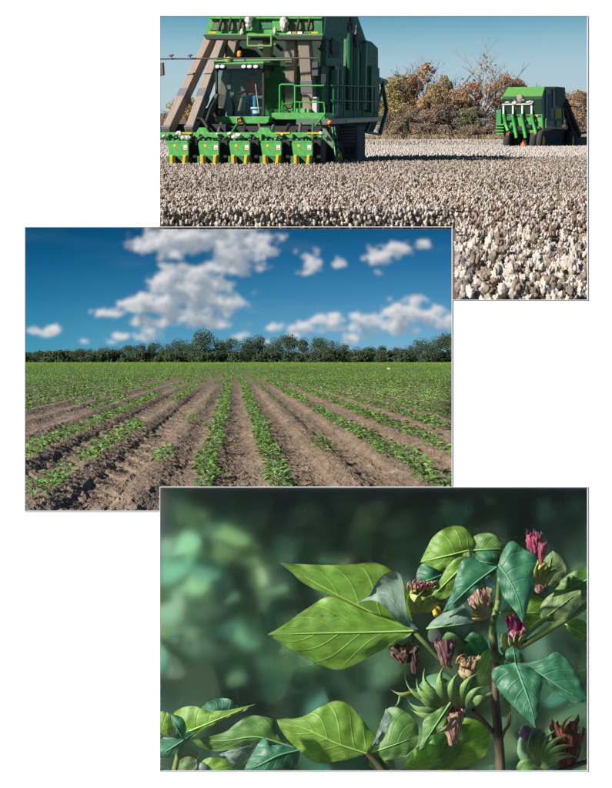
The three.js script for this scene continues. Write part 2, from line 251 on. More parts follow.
{
  const H = thing('cotton_harvester', 'big green cotton harvester with cab and ducts facing the viewer', 'harvester');
  const f = frameOf(225, 46, -1.75, -15 * Math.PI / 180); onSlope(H, f.o, -15 * Math.PI / 180);
  const { onZ, onX, front, rect, side, bars } = f, Z = (x, y, z) => onZ(x, y, z);
  const P = (n, g, m, p = H) => part(n, g, m, p);
  // header: beam and row units
  const beam = P('header_beam', [rect(157, 132.4, 322, 138, -0.5, .3), rect(157, 138, 322, 140, -0.55, .2)], GREEN);
  for (const [a, b] of [[177, 192], [275.5, 290], [307, 321]]) P('yellow_strip', rect(a, 132.2, b, 134, -0.47, .04, .004), YELLOW, beam);
  for (const [a, b] of [[196, 209], [257, 272]]) P('bracket', front([[a, 132.6], [a + 3, 127.5], [b - 3, 127.5], [b, 132.6]], -0.55, .12), GREEN, beam);
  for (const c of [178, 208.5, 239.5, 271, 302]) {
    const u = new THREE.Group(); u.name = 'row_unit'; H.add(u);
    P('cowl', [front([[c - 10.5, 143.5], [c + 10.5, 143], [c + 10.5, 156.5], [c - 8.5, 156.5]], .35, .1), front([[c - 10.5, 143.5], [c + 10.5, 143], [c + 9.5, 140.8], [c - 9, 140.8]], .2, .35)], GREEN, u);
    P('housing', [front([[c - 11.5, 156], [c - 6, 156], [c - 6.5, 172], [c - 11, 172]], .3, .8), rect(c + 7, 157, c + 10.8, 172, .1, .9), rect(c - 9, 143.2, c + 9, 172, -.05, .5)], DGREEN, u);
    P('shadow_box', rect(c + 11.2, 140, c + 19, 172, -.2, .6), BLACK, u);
    for (const s of [-1, 1]) {
      P('snout', front([[c + s * 6.6 - 1.9, 155], [c + s * 6.6 + 1.8, 155], [c + s * 5.6 + 1.3, 172], [c + s * 5.6 - 2.6, 172]], .62, .22, .03), YELLOW, u);
      P('arm', rect(c + s * 10.4 - 1.3, 134, c + s * 10.4 + 1.1, 145, -.3, .2), s < 0 ? GREEN : DGREEN, u);
    }
    P('bolt_row', [rect(c - 6.5, 138.6, c - 4, 141.2, -.1, .15), rect(c - 1, 139, c + 1.5, 141, -.1, .15), rect(c + 3, 139, c + 5, 141.4, -.1, .15)], TEAL, u);
    P('sticker', rect(c + 5.6, 145.2, c + 9.2, 149.6, .358, .006, .001), M(0.75, 0.68, 0.66), u);
    P('sticker_stripe', rect(c + 6, 147.6, c + 8.6, 148.6, .362, .004, .001), RED, u);
    P('reflector', rect(c - 4.6, 144.4, c - 2.2, 147, .358, .006, .001), M(.8, .35, .05), u);
  }
  P('end_plate', front([[322.5, 128], [326, 129], [334.5, 143], [333, 149], [322.5, 138]], -0.35, .06), M(0.16, 0.28, 0.14, paintOpt));
  P('tool_bar', [rect(157, 136, 330, 139.5, -1.1, .5), rect(160, 124, 226, 133, -1.6, .5)], BLACK);
  { const q = rng(3); // hoses, struts and lint that clutter the header
    for (let k = 0; k < 16; k++) { const x = 162 + k * 10 + q() * 6, d = 3 + q() * 8; P('hose', tubeGeo([Z(x, 140 + q() * 2, -.35), Z(x + d * .3, 136 + q() * 3, -.2), Z(x + d * .8, 135 + q() * 4, -.25), Z(x + d, 141 + q() * 2, -.3)], .018 + .012 * q(), 5, 14), k % 3 ? BLACK : M(.09, .075, .06)); }
    for (let k = 0; k < 14; k++) { const c = Z(162 + q() * 165, 131.5 + q() * 10, -.3 + q() * .3), r = .03 + .05 * q(); P('lint', lump(r * 1.3, r, r, k + 3, .7, 2.4, 2).translate(c.x, c.y, c.z), LINT); }
    for (let k = 0; k < 9; k++) { const x = 204 + k * 13 + q() * 5; P('strut', rod(Z(x, 133, -1.2), Z(x + (q() - .5) * 12, 123 + q() * 3, -2), .035 + .03 * q(), 7), [BLACK, M(.12, .09, .07), DGREEN][k % 3]); }
    for (let k = 0; k < 12; k++) { const x = 282 + q() * 40, y = 62 + q() * 40; P('cable', tubeGeo([Z(x, y, -4.8), Z(x + 2 + q() * 5, y + 6 + q() * 8, -4.5), Z(x - 3 + q() * 6, y + 16 + q() * 10, -4.7)], .025 + .03 * q(), 6, 14), k % 2 ? BLACK : M(.05, .06, .05)); }
    for (let k = 0; k < 10; k++) { const c = onZ(226 + q() * 96, 42 + q() * 16, -5.5), r = .05 + .09 * q(); P('fitting', box(c.x, c.y, c.z, r * 2, r * 1.5, .2, .02), [DGREEN, BLACK, GREY][k % 3]); }
  }
  // chassis under the cab
  P('undercarriage', [rect(205, 117, 322, 172, -3.4, 2.4), rect(205, 126, 322, 172, -2.2, 1.2)], BLACK);
  // suction ducts
  const duct = (pts, w, z0, z1, m = DUCT) => {
    const d = new THREE.Group(); d.name = 'duct'; H.add(d);
    const a = Z(pts[0][0], pts[0][1], z0), b = Z(pts[1][0], pts[1][1], z1), dir = b.clone().sub(a), L = dir.length(); dir.normalize();
    const q = new THREE.Quaternion().setFromRotationMatrix(new THREE.Matrix4().makeBasis(V(1, 0, 0).addScaledVector(dir, -dir.x).normalize(), dir, V(1, 0, 0).addScaledVector(dir, -dir.x).normalize().cross(dir)));
    const put = g => g.applyQuaternion(q).translate(a.x, a.y, a.z);
    P('tube', put(box(0, L / 2, 0, w, L, .42, .03)), m, d);
    for (const k of [.36]) P('sleeve', put(box(0, L * k, 0, w + .03, .42, .45, .02)), DUCTDARK, d);
    P('flange', [put(box(0, L - .05, 0, w + .05, .08, .48, .02)), put(box(0, .06, 0, w + .05, .1, .48, .02))], DUCTDARK, d);
  };
  duct([[167, 133], [211.5, 38]], .27, -1, -5.2); duct([[190, 133], [224, 38]], .27, -1, -5.2); duct([[216, 133], [235, 38]], .3, -5.3, -5);
  duct([[266, 110], [268.5, 38]], .27, -5, -3.5); duct([[291, 112], [292, 38]], .31, -4.2, -3.5); duct([[310, 112], [305, 38]], .37, -3.9, -3.4);
  P('hydraulic_box', [rect(178, 120, 200, 131.6, -2.4, .5), rect(200, 108, 217, 131, -3, .6), front([[205, 112], [214, 94], [218, 94], [211, 116]], -2.6, .2)], M(.09, .07, .06));
  P('hose', [tubeGeo([Z(186, 130, -1.2), Z(192, 121, -1.3), Z(201, 119, -1.4), Z(208, 128, -1.3)], .06, 8, 24), tubeGeo([Z(206, 122, -1.6), Z(211, 108, -1.8), Z(217, 98, -2.2)], .045, 8, 24)], BLACK);
  // cab
  const cab = new THREE.Group(); cab.name = 'cab'; H.add(cab);
  const ZF = -3, ZB = -4.7, A = Z(217, 116, ZF), B = Z(263.5, 69, ZF), XR = B.x, XL = A.x, Y0 = A.y, Y1 = B.y;
  P('roof', [box((XL + XR) / 2, Y1 + .19, (ZF + ZB) / 2, XR - XL + .12, .1, ZF - ZB + .25, .04)], GREEN, cab);
  P('visor', box((XL + XR) / 2, Y1 + .07, (ZF + ZB) / 2 + .06, XR - XL + .1, .16, ZF - ZB + .18, .03), BLACK, cab);
  P('floor', box((XL + XR) / 2, Y0 - .05, (ZF + ZB) / 2, XR - XL, .08, ZF - ZB), BLACK, cab);
  P('back_wall', box((XL + XR) / 2, (Y0 + Y1) / 2, ZB + .03, XR - XL, Y1 - Y0, .06), M(0.11, 0.16, 0.13), cab);
  P('inner_panel', [box(XL + .25, Y0 + .95, ZB + .12, .4, 1.1, .06, .02), box(XR - .3, Y0 + .9, ZB + .12, .34, 1.2, .06, .02)], M(0.16, 0.24, 0.17), cab);
  for (const [x, z] of [[XL, ZF], [XR, ZF], [XL, ZB], [XR, ZB]]) P('pillar', box(x, (Y0 + Y1) / 2, z, .085, Y1 - Y0, .085, .02), BLACK, cab);
  P('windshield', box((XL + XR) / 2, (Y0 + Y1) / 2, ZF + .01, XR - XL - .09, Y1 - Y0 - .02, .004), CABGLASS, cab);
  P('side_window', box(XR, (Y0 + Y1) / 2, (ZF + ZB) / 2, .004, Y1 - Y0 - .02, ZF - ZB - .1), CABGLASS, cab);
  P('side_window', box(XL, (Y0 + Y1) / 2, (ZF + ZB) / 2, .004, Y1 - Y0 - .02, ZF - ZB - .1), CABGLASS, cab);
  P('wiper', rod(Z(259, 113, ZF + .03), Z(255.5, 84, ZF + .03), .012), M(.45, .45, .4), cab);
  const bump = P('bumper', front([[216, 116.5], [270, 116.5], [269, 122.5], [266, 124.2], [219, 124.2], [217, 122]], ZF + .2, .35, .03), GREEN, cab);
  { // emblem: yellow rim, dark field, leaping deer
    const e = new THREE.Group(); e.name = 'emblem'; bump.add(e); const p = Z(239.8, 120.6, ZF + .2), s = .095;
    const rr = (w, r) => { const q = new THREE.Shape(), a = w / 2; q.moveTo(-a + r, -a); q.lineTo(a - r, -a); q.quadraticCurveTo(a, -a, a, -a + r); q.lineTo(a, a - r); q.quadraticCurveTo(a, a, a - r, a); q.lineTo(-a + r, a); q.quadraticCurveTo(-a, a, -a, a - r); q.lineTo(-a, -a + r); q.quadraticCurveTo(-a, -a, -a + r, -a); return q; };
    const ex = (q, z0, d) => new THREE.ExtrudeGeometry(q, { depth: d, bevelEnabled: false }).translate(p.x, p.y, p.z + z0);
    const deer = new THREE.Shape([[-.8, -.32], [-.5, -.1], [-.55, .15], [-.2, .22], [.2, .2], [.4, .32], [.3, .6], [.1, .8], [.42, .7], [.52, .45], [.8, .38], [.72, .28], [.52, .25], [.45, .02], [.75, -.2], [.6, -.25], [.35, -.08], [-.1, -.05], [-.3, -.2], [-.55, -.5]].map(([x, y]) => new THREE.Vector2(x * s * .85, y * s)));
    P('rim', ex(rr(s * 2.3, .05), .001, .008), YELLOW, e); P('field', ex(rr(s * 2, .04), .005, .008), BLACK, e); P('deer', ex(deer, .01, .008), YELLOW, e);
  }
  for (const x of [217.6, 222.6, 243.8, 249.6, 255.8]) { const c = Z(x, 66.6, ZF + .18), g = new THREE.SphereGeometry(.075, 14, 10); g.scale(1.1, .75, .4); g.translate(c.x, c.y, c.z); const l = P('headlight', g, LAMP, cab); P('bezel', new THREE.TorusGeometry(.08, .014, 6, 16).scale(1.1, .75, 1).translate(c.x, c.y, c.z), BLACK, l); }
  { const c = Z(228.8, 64, ZF - .2), d = new THREE.Group(); d.name = 'receiver_dome'; cab.add(d); const prof = (pts, m, n) => P(n, new THREE.LatheGeometry(pts.map(([a, b]) => new THREE.Vector2(a, b)), 18).translate(c.x, c.y, c.z), m, d); prof([[.02, -.05], [.11, -.03], [.13, .06], [.11, .11], [.0, .12]], GREEN, 'base'); prof([[.12, .11], [.135, .15], [.11, .2], [.05, .225], [0, .23]], YELLOW, 'cap'); P('mount', rod(V(c.x, c.y - .3, c.z), V(c.x, c.y, c.z), .06, 10), BLACK, d); }
  { const c = Z(239.6, 53.5, -4.6), d = new THREE.Group(); d.name = 'beacon'; H.add(d); P('lens', new THREE.LatheGeometry([[.08, -.1], [.085, .02], [.06, .08], [0, .1]].map(a => new THREE.Vector2(...a)), 14).translate(c.x, c.y, c.z), ORANGE, d); P('base', rod(V(c.x, c.y - .9, c.z), V(c.x, c.y - .1, c.z), .05, 8), BLACK, d); }
  P('seat', [box(XL + .92, Y0 + .45, -4.2, .55, .14, .5, .05), box(XL + .92, Y0 + .85, -4.45, .52, .75, .14, .06)], M(.03, .032, .03), cab);
  cabSeat = V(XL + .92, Y0 + .53, -4.12);
  P('steering_column', [rod(V(XL + .62, Y0, -3.35), V(XL + .72, Y0 + .66, -3.55), .07, 10, .05)], M(.12, .13, .09), cab);
  P('steering_wheel', new THREE.TorusGeometry(.19, .016, 8, 28).rotateX(-1.05).translate(XL + .78, Y0 + .72, -3.58), BLACK, cab);
  P('console', [box(XL + .28, Y0 + .35, -3.7, .2, .7, .5, .04), box(XL + .3, Y0 + .72, -3.6, .28, .12, .2, .03), box(XR - .32, Y0 + .62, -4, .3, .1, .6, .03)], M(.1, .12, .1), cab);
  P('monitor', box(XL + .22, Y0 + .95, -3.55, .2, .16, .05, .02), M(.12, .2, .2), cab);
  P('mirror_arm', [...bars([Z(150, 59, -2.6), Z(318, 58, -3.0)], .028), ...bars([Z(245, 58.5, -2.9), Z(245, 63, -3.1)], .02)], M(.07, .06, .055));
  P('mirror', front([[160, 62.5], [163.2, 62.5], [164, 75], [160, 76]], -2.5, .1, .02), M(.1, .085, .075));
  for (const x of [171.2, 190]) { const c = Z(x, 55.2, -2.6); P('work_light', [new THREE.SphereGeometry(.08, 10, 8).scale(1.2, .55, .8).translate(c.x, c.y, c.z), rod(V(c.x, c.y - .12, c.z), c, .02)], M(.16, .15, .14)); }
  P('top_rail', [...bars([Z(214, 61, -3.2), Z(292, 59.5, -3.3)], .04)], M(.2, .34, .14, paintOpt));
  // hood in front of the basket
  const hood = P('hood', [front([[205, 34.5], [213, 6], [326, 4], [323, 34.5]], -3.35, .2)], GREEN);
  P('lip', front([[202.8, 34.5], [322.5, 35.5], [322.5, 40], [206, 39.5]], -3.05, .5), M(.03, .04, .022), hood);
  P('panel', front([[209.8, 30.5], [214.2, 17.5], [246, 17.5], [243.5, 30.5]], -3.32, .06), OLIVE, hood);
  P('panel', front([[286.5, 30.5], [287.5, 18], [320.8, 18], [318.5, 30.5]], -3.32, .06), OLIVE, hood);
  P('panel', front([[259, 29], [259, 19], [272, 19], [272, 29]], -3.32, .06), DGREEN, hood);
  for (const [a, b] of [[219, 222.5], [229, 231.5], [240, 241.5], [297, 299.5], [308, 310.5]]) P('rib', tubeGeo([Z(a, 31, -3.25), Z((a + b) / 2 - .6, 25, -3.18), Z(b, 17.5, -3.25)], .05, 6, 10), M(.025, .035, .02), hood);
  for (const [a, b] of [[246, 259], [272, 286]]) P('post', rect(a, 16.5, b, 31, -3.28, .1), GREEN, hood);
  for (const [a, b, m] of [[208.5, 216, YELLOW], [286, 291, WHITE], [292, 296.5, ORANGE], [297.5, 302, WHITE], [304, 308, GREY], [311, 318, YELLOW]]) P('sticker', rect(a, 31.6, b, 33.8, -3.14, .01, .002), m, hood);
  P('rail', [rect(209, 17.2, 322, 19, -3.2, .12), rect(206, 33.6, 323, 35.6, -3.15, .1)], GREEN, hood);
  for (const [x, y, r, k] of [[249, 20, .16, 1], [284, 22, .17, 2], [248, 25, .1, 3], [283, 28, .1, 4], [275, 31, .08, 5], [242, 32, .08, 6]]) { const c = Z(x, y, -3.1); P('lint', lump(r * .7, r * 1.3, r * .6, k, .6, 2.4, 3).translate(c.x, c.y, c.z), LINT, hood); }
  P('frame', [...bars([Z(248, 35.5, -2.95), Z(271.5, 35.5, -2.95), Z(271.5, 46, -2.95), Z(248, 46, -2.95), Z(248, 35.5, -2.95)], .035)], M(.2, .4, .1, paintOpt), hood);
  // body behind; darker greens and lint put this side's shade into the colour
  const XS = onZ(323.5, 34, -3.4).x;
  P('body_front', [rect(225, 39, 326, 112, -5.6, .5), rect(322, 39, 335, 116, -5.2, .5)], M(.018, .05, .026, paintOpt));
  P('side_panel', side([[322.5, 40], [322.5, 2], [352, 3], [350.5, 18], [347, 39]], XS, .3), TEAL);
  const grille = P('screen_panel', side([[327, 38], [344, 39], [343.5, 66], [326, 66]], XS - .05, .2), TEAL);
  P('mesh_screen', side([[329.5, 41], [340, 41.5], [339.5, 58], [329, 58]], XS - .03, .06), M(.05, .1, .07), grille);
  for (let k = 0; k < 7; k++) P('wire', [rod(onX(329.4, 43 + k * 2.1, XS - .02), onX(339.8, 43.4 + k * 2.1, XS - .02), .012, 5)], M(.1, .16, .12), grille);
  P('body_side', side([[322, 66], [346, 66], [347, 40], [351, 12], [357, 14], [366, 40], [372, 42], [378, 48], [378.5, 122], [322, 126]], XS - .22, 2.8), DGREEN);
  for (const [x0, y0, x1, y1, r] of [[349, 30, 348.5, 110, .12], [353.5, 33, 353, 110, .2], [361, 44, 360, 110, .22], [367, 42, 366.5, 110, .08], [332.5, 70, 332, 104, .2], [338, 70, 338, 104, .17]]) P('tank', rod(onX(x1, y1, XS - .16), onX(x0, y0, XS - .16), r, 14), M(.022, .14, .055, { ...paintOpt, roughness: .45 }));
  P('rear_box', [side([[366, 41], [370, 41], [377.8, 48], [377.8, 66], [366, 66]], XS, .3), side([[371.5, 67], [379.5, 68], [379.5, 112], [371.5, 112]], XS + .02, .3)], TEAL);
  P('rear_arm', [side([[379.8, 77], [387.5, 80], [388, 84], [385, 86], [380, 82]], XS + .03, .12), ...bars([onX(382, 82, XS), onX(386.5, 110, XS), onX(379.8, 134, XS)], .08), ...bars([onX(366, 132, XS), onX(379.5, 134.5, XS)], .05), ...bars([onX(366, 132, XS), onX(371, 120, XS)], .05), ...bars([onX(376, 112, XS), onX(384, 82, XS)], .05)], M(.035, .13, .07, paintOpt));
  for (const [x, y, r, k] of [[352, 22, .2, 1], [357, 36, .22, 2], [359.5, 46, .14, 3], [349, 28, .12, 5], [333, 46, .2, 6], [326, 44, .13, 7]]) { const c = onX(x, y, XS + .02); P('lint', lump(.05, r * 1.3, r, k + 9, .7, 2.2, 3).translate(c.x, c.y, c.z), M(.14, .13, .14, { roughness: 1 })); }
  // platform, rails and ladders
  const RAIL = M(.06, .4, .07, paintOpt);
  P('platform', [rect(269, 112.8, 326, 119.5, -3.15, 1.2)], GREEN); P('tool_box', rect(296, 108.5, 309, 113, -3.3, .5), M(.2, .5, .16, paintOpt)); P('white_tank', rect(312, 97, 317, 113, -3.6, .3), M(.5, .44, .4));
  const rail = new THREE.Group(); rail.name = 'handrail'; H.add(rail);
  P('tube', bars([Z(279.8, 113, -3.2), Z(279.8, 86, -3.2), Z(281, 84.5, -3.2), Z(293.5, 84.5, -3.2), Z(295, 86, -3.2), Z(295, 113, -3.2)], .032), RAIL, rail); P('tube', bars([Z(295, 86, -3.15), Z(324, 85.6, -3.15), Z(324, 78, -3.15)], .032), RAIL, rail); P('tube', bars([Z(295, 102, -3.15), Z(324, 102.5, -3.15)], .025), RAIL, rail); P('tube', bars([Z(300, 102, -3.15), Z(299.5, 113, -3.15)], .025), RAIL, rail); P('tube', bars([Z(324, 102, -3.15), Z(325, 114, -3.15), Z(311, 131, -2.6)], .025), RAIL, rail);
  const lad = new THREE.Group(); lad.name = 'ladder'; H.add(lad);
  P('rail', bars([Z(282, 116, -3.5), Z(283.5, 78, -4.6)], .03), RAIL, lad); P('rail', bars([Z(292.5, 116, -3.5), Z(292, 78, -4.6)], .03), RAIL, lad);
  for (let k = 0; k < 6; k++) P('rung', rod(Z(282.2 + k * .25, 110 - k * 6, -3.6 - k * .18), Z(292.5 - k * .1, 110 - k * 6, -3.6 - k * .18), .025), RAIL, lad);
  P('light_box', rect(279, 66, 287, 78, -4.6, .3), M(.1, .5, .08, paintOpt));
  P('step_mirror', rect(321, 74, 326, 84, -3.1, .1), BLACK); P('bracket_box', rect(312, 62, 318, 76, -3.3, .15), M(.06, .06, .065));
  const XD = XS + .25, SHADERAIL = M(.03, .2, .08, paintOpt), srail = new THREE.Group(); srail.name = 'side_handrail'; H.add(srail);  // darker copy of the rail green, with the side's shade in its colour
  for (const x of [333.5, 344, 354, 363, 374.5]) P('post', rod(onX(x, 117, XD), onX(x, 86, XD), .028), SHADERAIL, srail);
  for (const y of [85.5, 100.5]) P('tube', bars([onX(331.5, y, XD), onX(376, y + .8, XD)], .026), SHADERAIL, srail);
  P('side_deck', side([[329, 118.5], [381.5, 116.5], [381.5, 121.5], [329, 124.5]], XD + .05, 1.1), M(.12, .2, .13, paintOpt)); P('yellow_strip', side([[347, 119.6], [381, 117.8], [381, 120.6], [347, 122.6]], XD + .065, .02, .003), M(.62, .47, .1, paintOpt));
  P('marker_light', new THREE.SphereGeometry(.075, 12, 8).translate(...Z(329.8, 122.4, -3).toArray()), ORANGE); P('tail_light', rect(328, 126, 329.8, 131.5, -3, .06, .01), RED); P('yellow_strip', rect(318, 123.2, 326.5, 125.4, -3.05, .05, .006), YELLOW);
  // engine guard and wheels
  const eg = P('engine_guard', [rect(338, 126, 357.5, 166, -6.6, 1.2)], M(.13, .125, .13, { map: dirtTex }));
  for (let k = 0; k < 5; k++) P('louver', rect(340.5, 128.5 + k * 3, 355, 130 + k * 3, -6.57, .05, .004), M(.2, .195, .2), eg);
  for (let k = 0; k < 6; k++) P('slot', rect(342.5 + k * 2.2, 147, 343.6 + k * 2.2, 154, -6.59, .03, .003), BLACK, eg);
  P('belly', [side([[331, 124], [378, 121.5], [373, 133], [358, 128], [345, 140]], XS - .25, 1.6)], M(.02, .035, .025));
  const wheel = (c, r, w, yaw = 0) => {
    const g = new THREE.Group(); g.name = 'wheel'; H.add(g);
    const spin = q => q.rotateZ(-Math.PI / 2).rotateY(yaw).translate(c.x, c.y, c.z);
    P('tyre', spin(new THREE.LatheGeometry([[r * .55, -w / 2], [r * .8, -w / 2], [r * .95, -w * .44], [r, -w * .3], [r, w * .3], [r * .95, w * .44], [r * .8, w / 2], [r * .55, w / 2], [r * .55, -w / 2]].map(a => new THREE.Vector2(...a)), 36)), RUBBER, g);
    const lugs = []; for (let k = 0; k < 22; k++) for (const s of [-1, 1]) { const b = new THREE.BoxGeometry(.09, w * .46, .07); b.rotateX(s * .5); b.translate(r + .02, s * w * .23, 0); b.rotateY((k + (s > 0 ? .5 : 0)) / 22 * 6.283); lugs.push(b); }
    P('tread', spin(merge(lugs)), RUBBER, g);
    P('rim', spin(new THREE.LatheGeometry([[.06, w * .1], [r * .3, w * .12], [r * .5, w * .42], [r * .57, w * .5], [r * .57, w * .44], [r * .5, 0], [r * .5, -w * .4]].map(a => new THREE.Vector2(...a)), 28)), YELLOW, g);
  };
  const wc = onZ(330.5, 156, -3.4); wheel(V(wc.x, .78, -3.6), .78, .55); wheel(V(wc.x - 3.2, .78, -3.6), .78, .55);
  const wr = onZ(355, 156, -9); wheel(V(wr.x - .5, .7, -9), .7, .5); wheel(V(wr.x - 3, .7, -9), .7, .5);
  const st = new THREE.Group(); st.name = 'step_ladder'; H.add(st);
  P('rail', bars([Z(332, 127, -2.7), Z(336.5, 164, -2.3)], .025), RAIL, st); P('rail', bars([Z(334.5, 127, -2.9), Z(340.5, 164, -2.5)], .025), TEAL, st);
  for (let k = 0; k < 5; k++) P('rung', rod(Z(332.6 + k * .85, 131 + k * 6.6, -2.7 + k * .07), Z(335.6 + k * 1.05, 131 + k * 6.6, -2.85 + k * .07), .022), RAIL, st);

  // driver
  const D = thing('person', 'driver in red checked shirt and blue jeans sitting in the harvester cab', 'person'); onSlope(D, f.o, -15 * Math.PI / 180);
  const c = cabSeat, J = (x, y, z) => V(c.x + x, c.y + y, c.z + z);
  const sw = V(XL + .78, Y0 + .72, -3.58), hL = V(sw.x - .17, sw.y + .05, sw.z - .02), hR = V(sw.x + .19, sw.y - .02, sw.z - .03);
  const field = (bones, lo, hi, cell, colorOf) => {
    const size = Math.max(hi.x - lo.x, hi.y - lo.y, hi.z - lo.z), res = Math.ceil(size / cell) + 4, mc = new MarchingCubes(res, new THREE.MeshBasicMaterial(), false, false, 120000), mid = lo.clone().add(hi).multiplyScalar(.5), half = size / 2 * res / (res - 4);
    mc.isolation = 0; const p = V(), ab = V(), ap = V();
    for (let k = 0; k < res; k++) for (let j = 0; j < res; j++) for (let i = 0; i < res; i++) {
      p.set(mid.x + (i - res / 2) / (res / 2) * half, mid.y + (j - res / 2) / (res / 2) * half, mid.z + (k - res / 2) / (res / 2) * half);
      let d = 1e3;
      for (const [a, b, ra, rb, sm] of bones) { ab.copy(b).sub(a); ap.copy(p).sub(a); const t = clamp(ap.dot(ab) / Math.max(1e-9, ab.lengthSq())), q = ap.addScaledVector(ab, -t).length() - lerp(ra, rb, t), kk = sm; if (d > 100) d = q; else { const h = clamp(.5 + .5 * (d - q) / kk); d = lerp(d, q, h) - kk * h * (1 - h); } }
      mc.field[i + j * res + k * res * res] = -d;
    }
    mc.update(); const n = mc.count, g = new THREE.BufferGeometry(), pos = mc.positionArray.slice(0, n * 3), nor = mc.normalArray.slice(0, n * 3), col = new Float32Array(n * 3);
    for (let i = 0; i < n; i++) { pos[i * 3] = mid.x + pos[i * 3] * half; pos[i * 3 + 1] = mid.y + pos[i * 3 + 1] * half; pos[i * 3 + 2] = mid.z + pos[i * 3 + 2] * half; col.set(colorOf(pos[i * 3], pos[i * 3 + 1], pos[i * 3 + 2]), i * 3); }
    g.setAttribute('position', new THREE.BufferAttribute(pos, 3)); g.setAttribute('normal', new THREE.BufferAttribute(nor, 3)); g.setAttribute('color', new THREE.BufferAttribute(col, 3)); g.setAttribute('uv', new THREE.BufferAttribute(new Float32Array(n * 2), 2)); return g;
  };
  const SKIN = [.22, .11, .07];
  const hip = J(0, .12, .02), chest = J(0, .47, .0), neck = J(0, .62, .03), head = J(.0, .76, .07);
  const b = [[hip, chest, .15, .16, .06], [J(-.13, .52, 0), J(.13, .52, 0), .09, .09, .08], [neck, head, .058, .06, .04], [J(0, .8, .06), J(0, .74, .08), .095, .08, .03], [J(0, .76, .17), J(0, .735, .18), .018, .014, .02],
    [J(-.09, .76, .06), J(-.095, .74, .05), .02, .016, .01], [J(.09, .76, .06), J(.095, .74, .05), .02, .016, .01],
    [J(-.2, .52, 0), J(-.3, .27, .16), .068, .052, .04], [J(-.3, .27, .16), hL, .05, .034, .03], [J(.2, .52, 0), J(.32, .27, .14), .068, .052, .04], [J(.32, .27, .14), hR, .05, .034, .03]];
  for (const s of [-1, 1]) b.push([J(s * .1, .08, .04), J(s * .18, .06, .46), .1, .075, .05], [J(s * .18, .06, .46), J(s * .2, -.36, .55), .07, .05, .04], [J(s * .2, -.42, .53), J(s * .22, -.45, .72), .045, .04, .04]);
  const body = field(b, J(-.5, -.55, -.25), J(.5, .95, .8), .016, (x, y, z) => {
    x -= c.x; y -= c.y; z -= c.z;
    if (y > .6 + .04 * (z > .05 ? 1 : 0)) return SKIN; if (y < -.36) return [.05, .035, .025]; if (y < .17 && Math.abs(x) < .3 && (z > .1 || y < .12)) return [.05, .22, .4];
    const ck = (Math.sin(x * 95) > .35) + (Math.sin(y * 95) > .35); return [[.72, .12, .1], [.5, .07, .07], [.2, .04, .05]][ck];
  });
  const hands = [hL, hR].map((h, i) => { const s = i ? 1 : -1, hb = [[h.clone().add(V(s * .03, -.02, -.05)), h, .034, .036, .02]]; for (let k = 0; k < 4; k++) { const r0 = h.clone().add(V(-s * (.03 - k * .02), .015, .02)), r1 = r0.clone().add(V(0, .012, .04 - .004 * Math.abs(k - 1.3))), r2 = r1.clone().add(V(0, -.035 + .003 * k, .012)); hb.push([r0, r1, .0095, .009, .006], [r1, r2, .009, .0075, .004]); } hb.push([h.clone().add(V(-s * .03, -.005, -.01)), h.clone().add(V(-s * .05, -.02, .03)), .011, .009, .008]); return field(hb, h.clone().addScalar(-.1), h.clone().addScalar(.1), .005, () => SKIN); });
  part('body', merge([body, ...hands]), M(1, 1, 1, { vertexColors: true, roughness: .9 }), D);
  const e = J(0, .765, .15); part('eyes', [-.033, .033].map(x => new THREE.SphereGeometry(.011, 8, 6).translate(e.x + x, e.y, e.z + .005)), BLACK, D);
  part('cap', [new THREE.SphereGeometry(.105, 18, 10, 0, 6.283, 0, 1.55).scale(1, .95, 1.08).translate(c.x, c.y + .795, c.z + .055), new THREE.CylinderGeometry(.085, .085, .012, 18, 1).scale(1, 1, .9).translate(c.x, c.y + .8, c.z + .16)], M(.025, .022, .025), D);
  // bucket beside the driver's feet
  const bk = thing('bucket', 'blue and white bucket behind the harvester windscreen', 'bucket'); onSlope(bk, f.o, -15 * Math.PI / 180);
  const q = Z(256.2, 116, -3.3), bx = q.x, bz = -3.35;
  part('pail', new THREE.LatheGeometry([[0, 0], [.16, 0], [.185, .24], [.175, .24], [0, .22]].map(a => new THREE.Vector2(...a)), 24).translate(bx, Y0, bz), BLUE, bk); part('lid', new THREE.CylinderGeometry(.195, .195, .05, 24).translate(bx, Y0 + .26, bz), WHITE, bk); part('label', new THREE.CylinderGeometry(.182, .172, .1, 24, 1, true, -.5, 1.2).translate(bx, Y0 + .13, bz), WHITE, bk);
  const yb = thing('yellow_carton', 'small yellow carton standing beside the blue bucket in the cab', 'carton'); onSlope(yb, f.o, -15 * Math.PI / 180); const q2 = Z(263, 116, -3.35); part('carton', box(q2.x - .06, Y0 + .09, -3.4, .14, .18, .12, .012), M(.7, .6, .04), yb); part('flap', box(q2.x - .06, Y0 + .19, -3.4, .12, .012, .1), M(.6, .5, .05), yb);
}
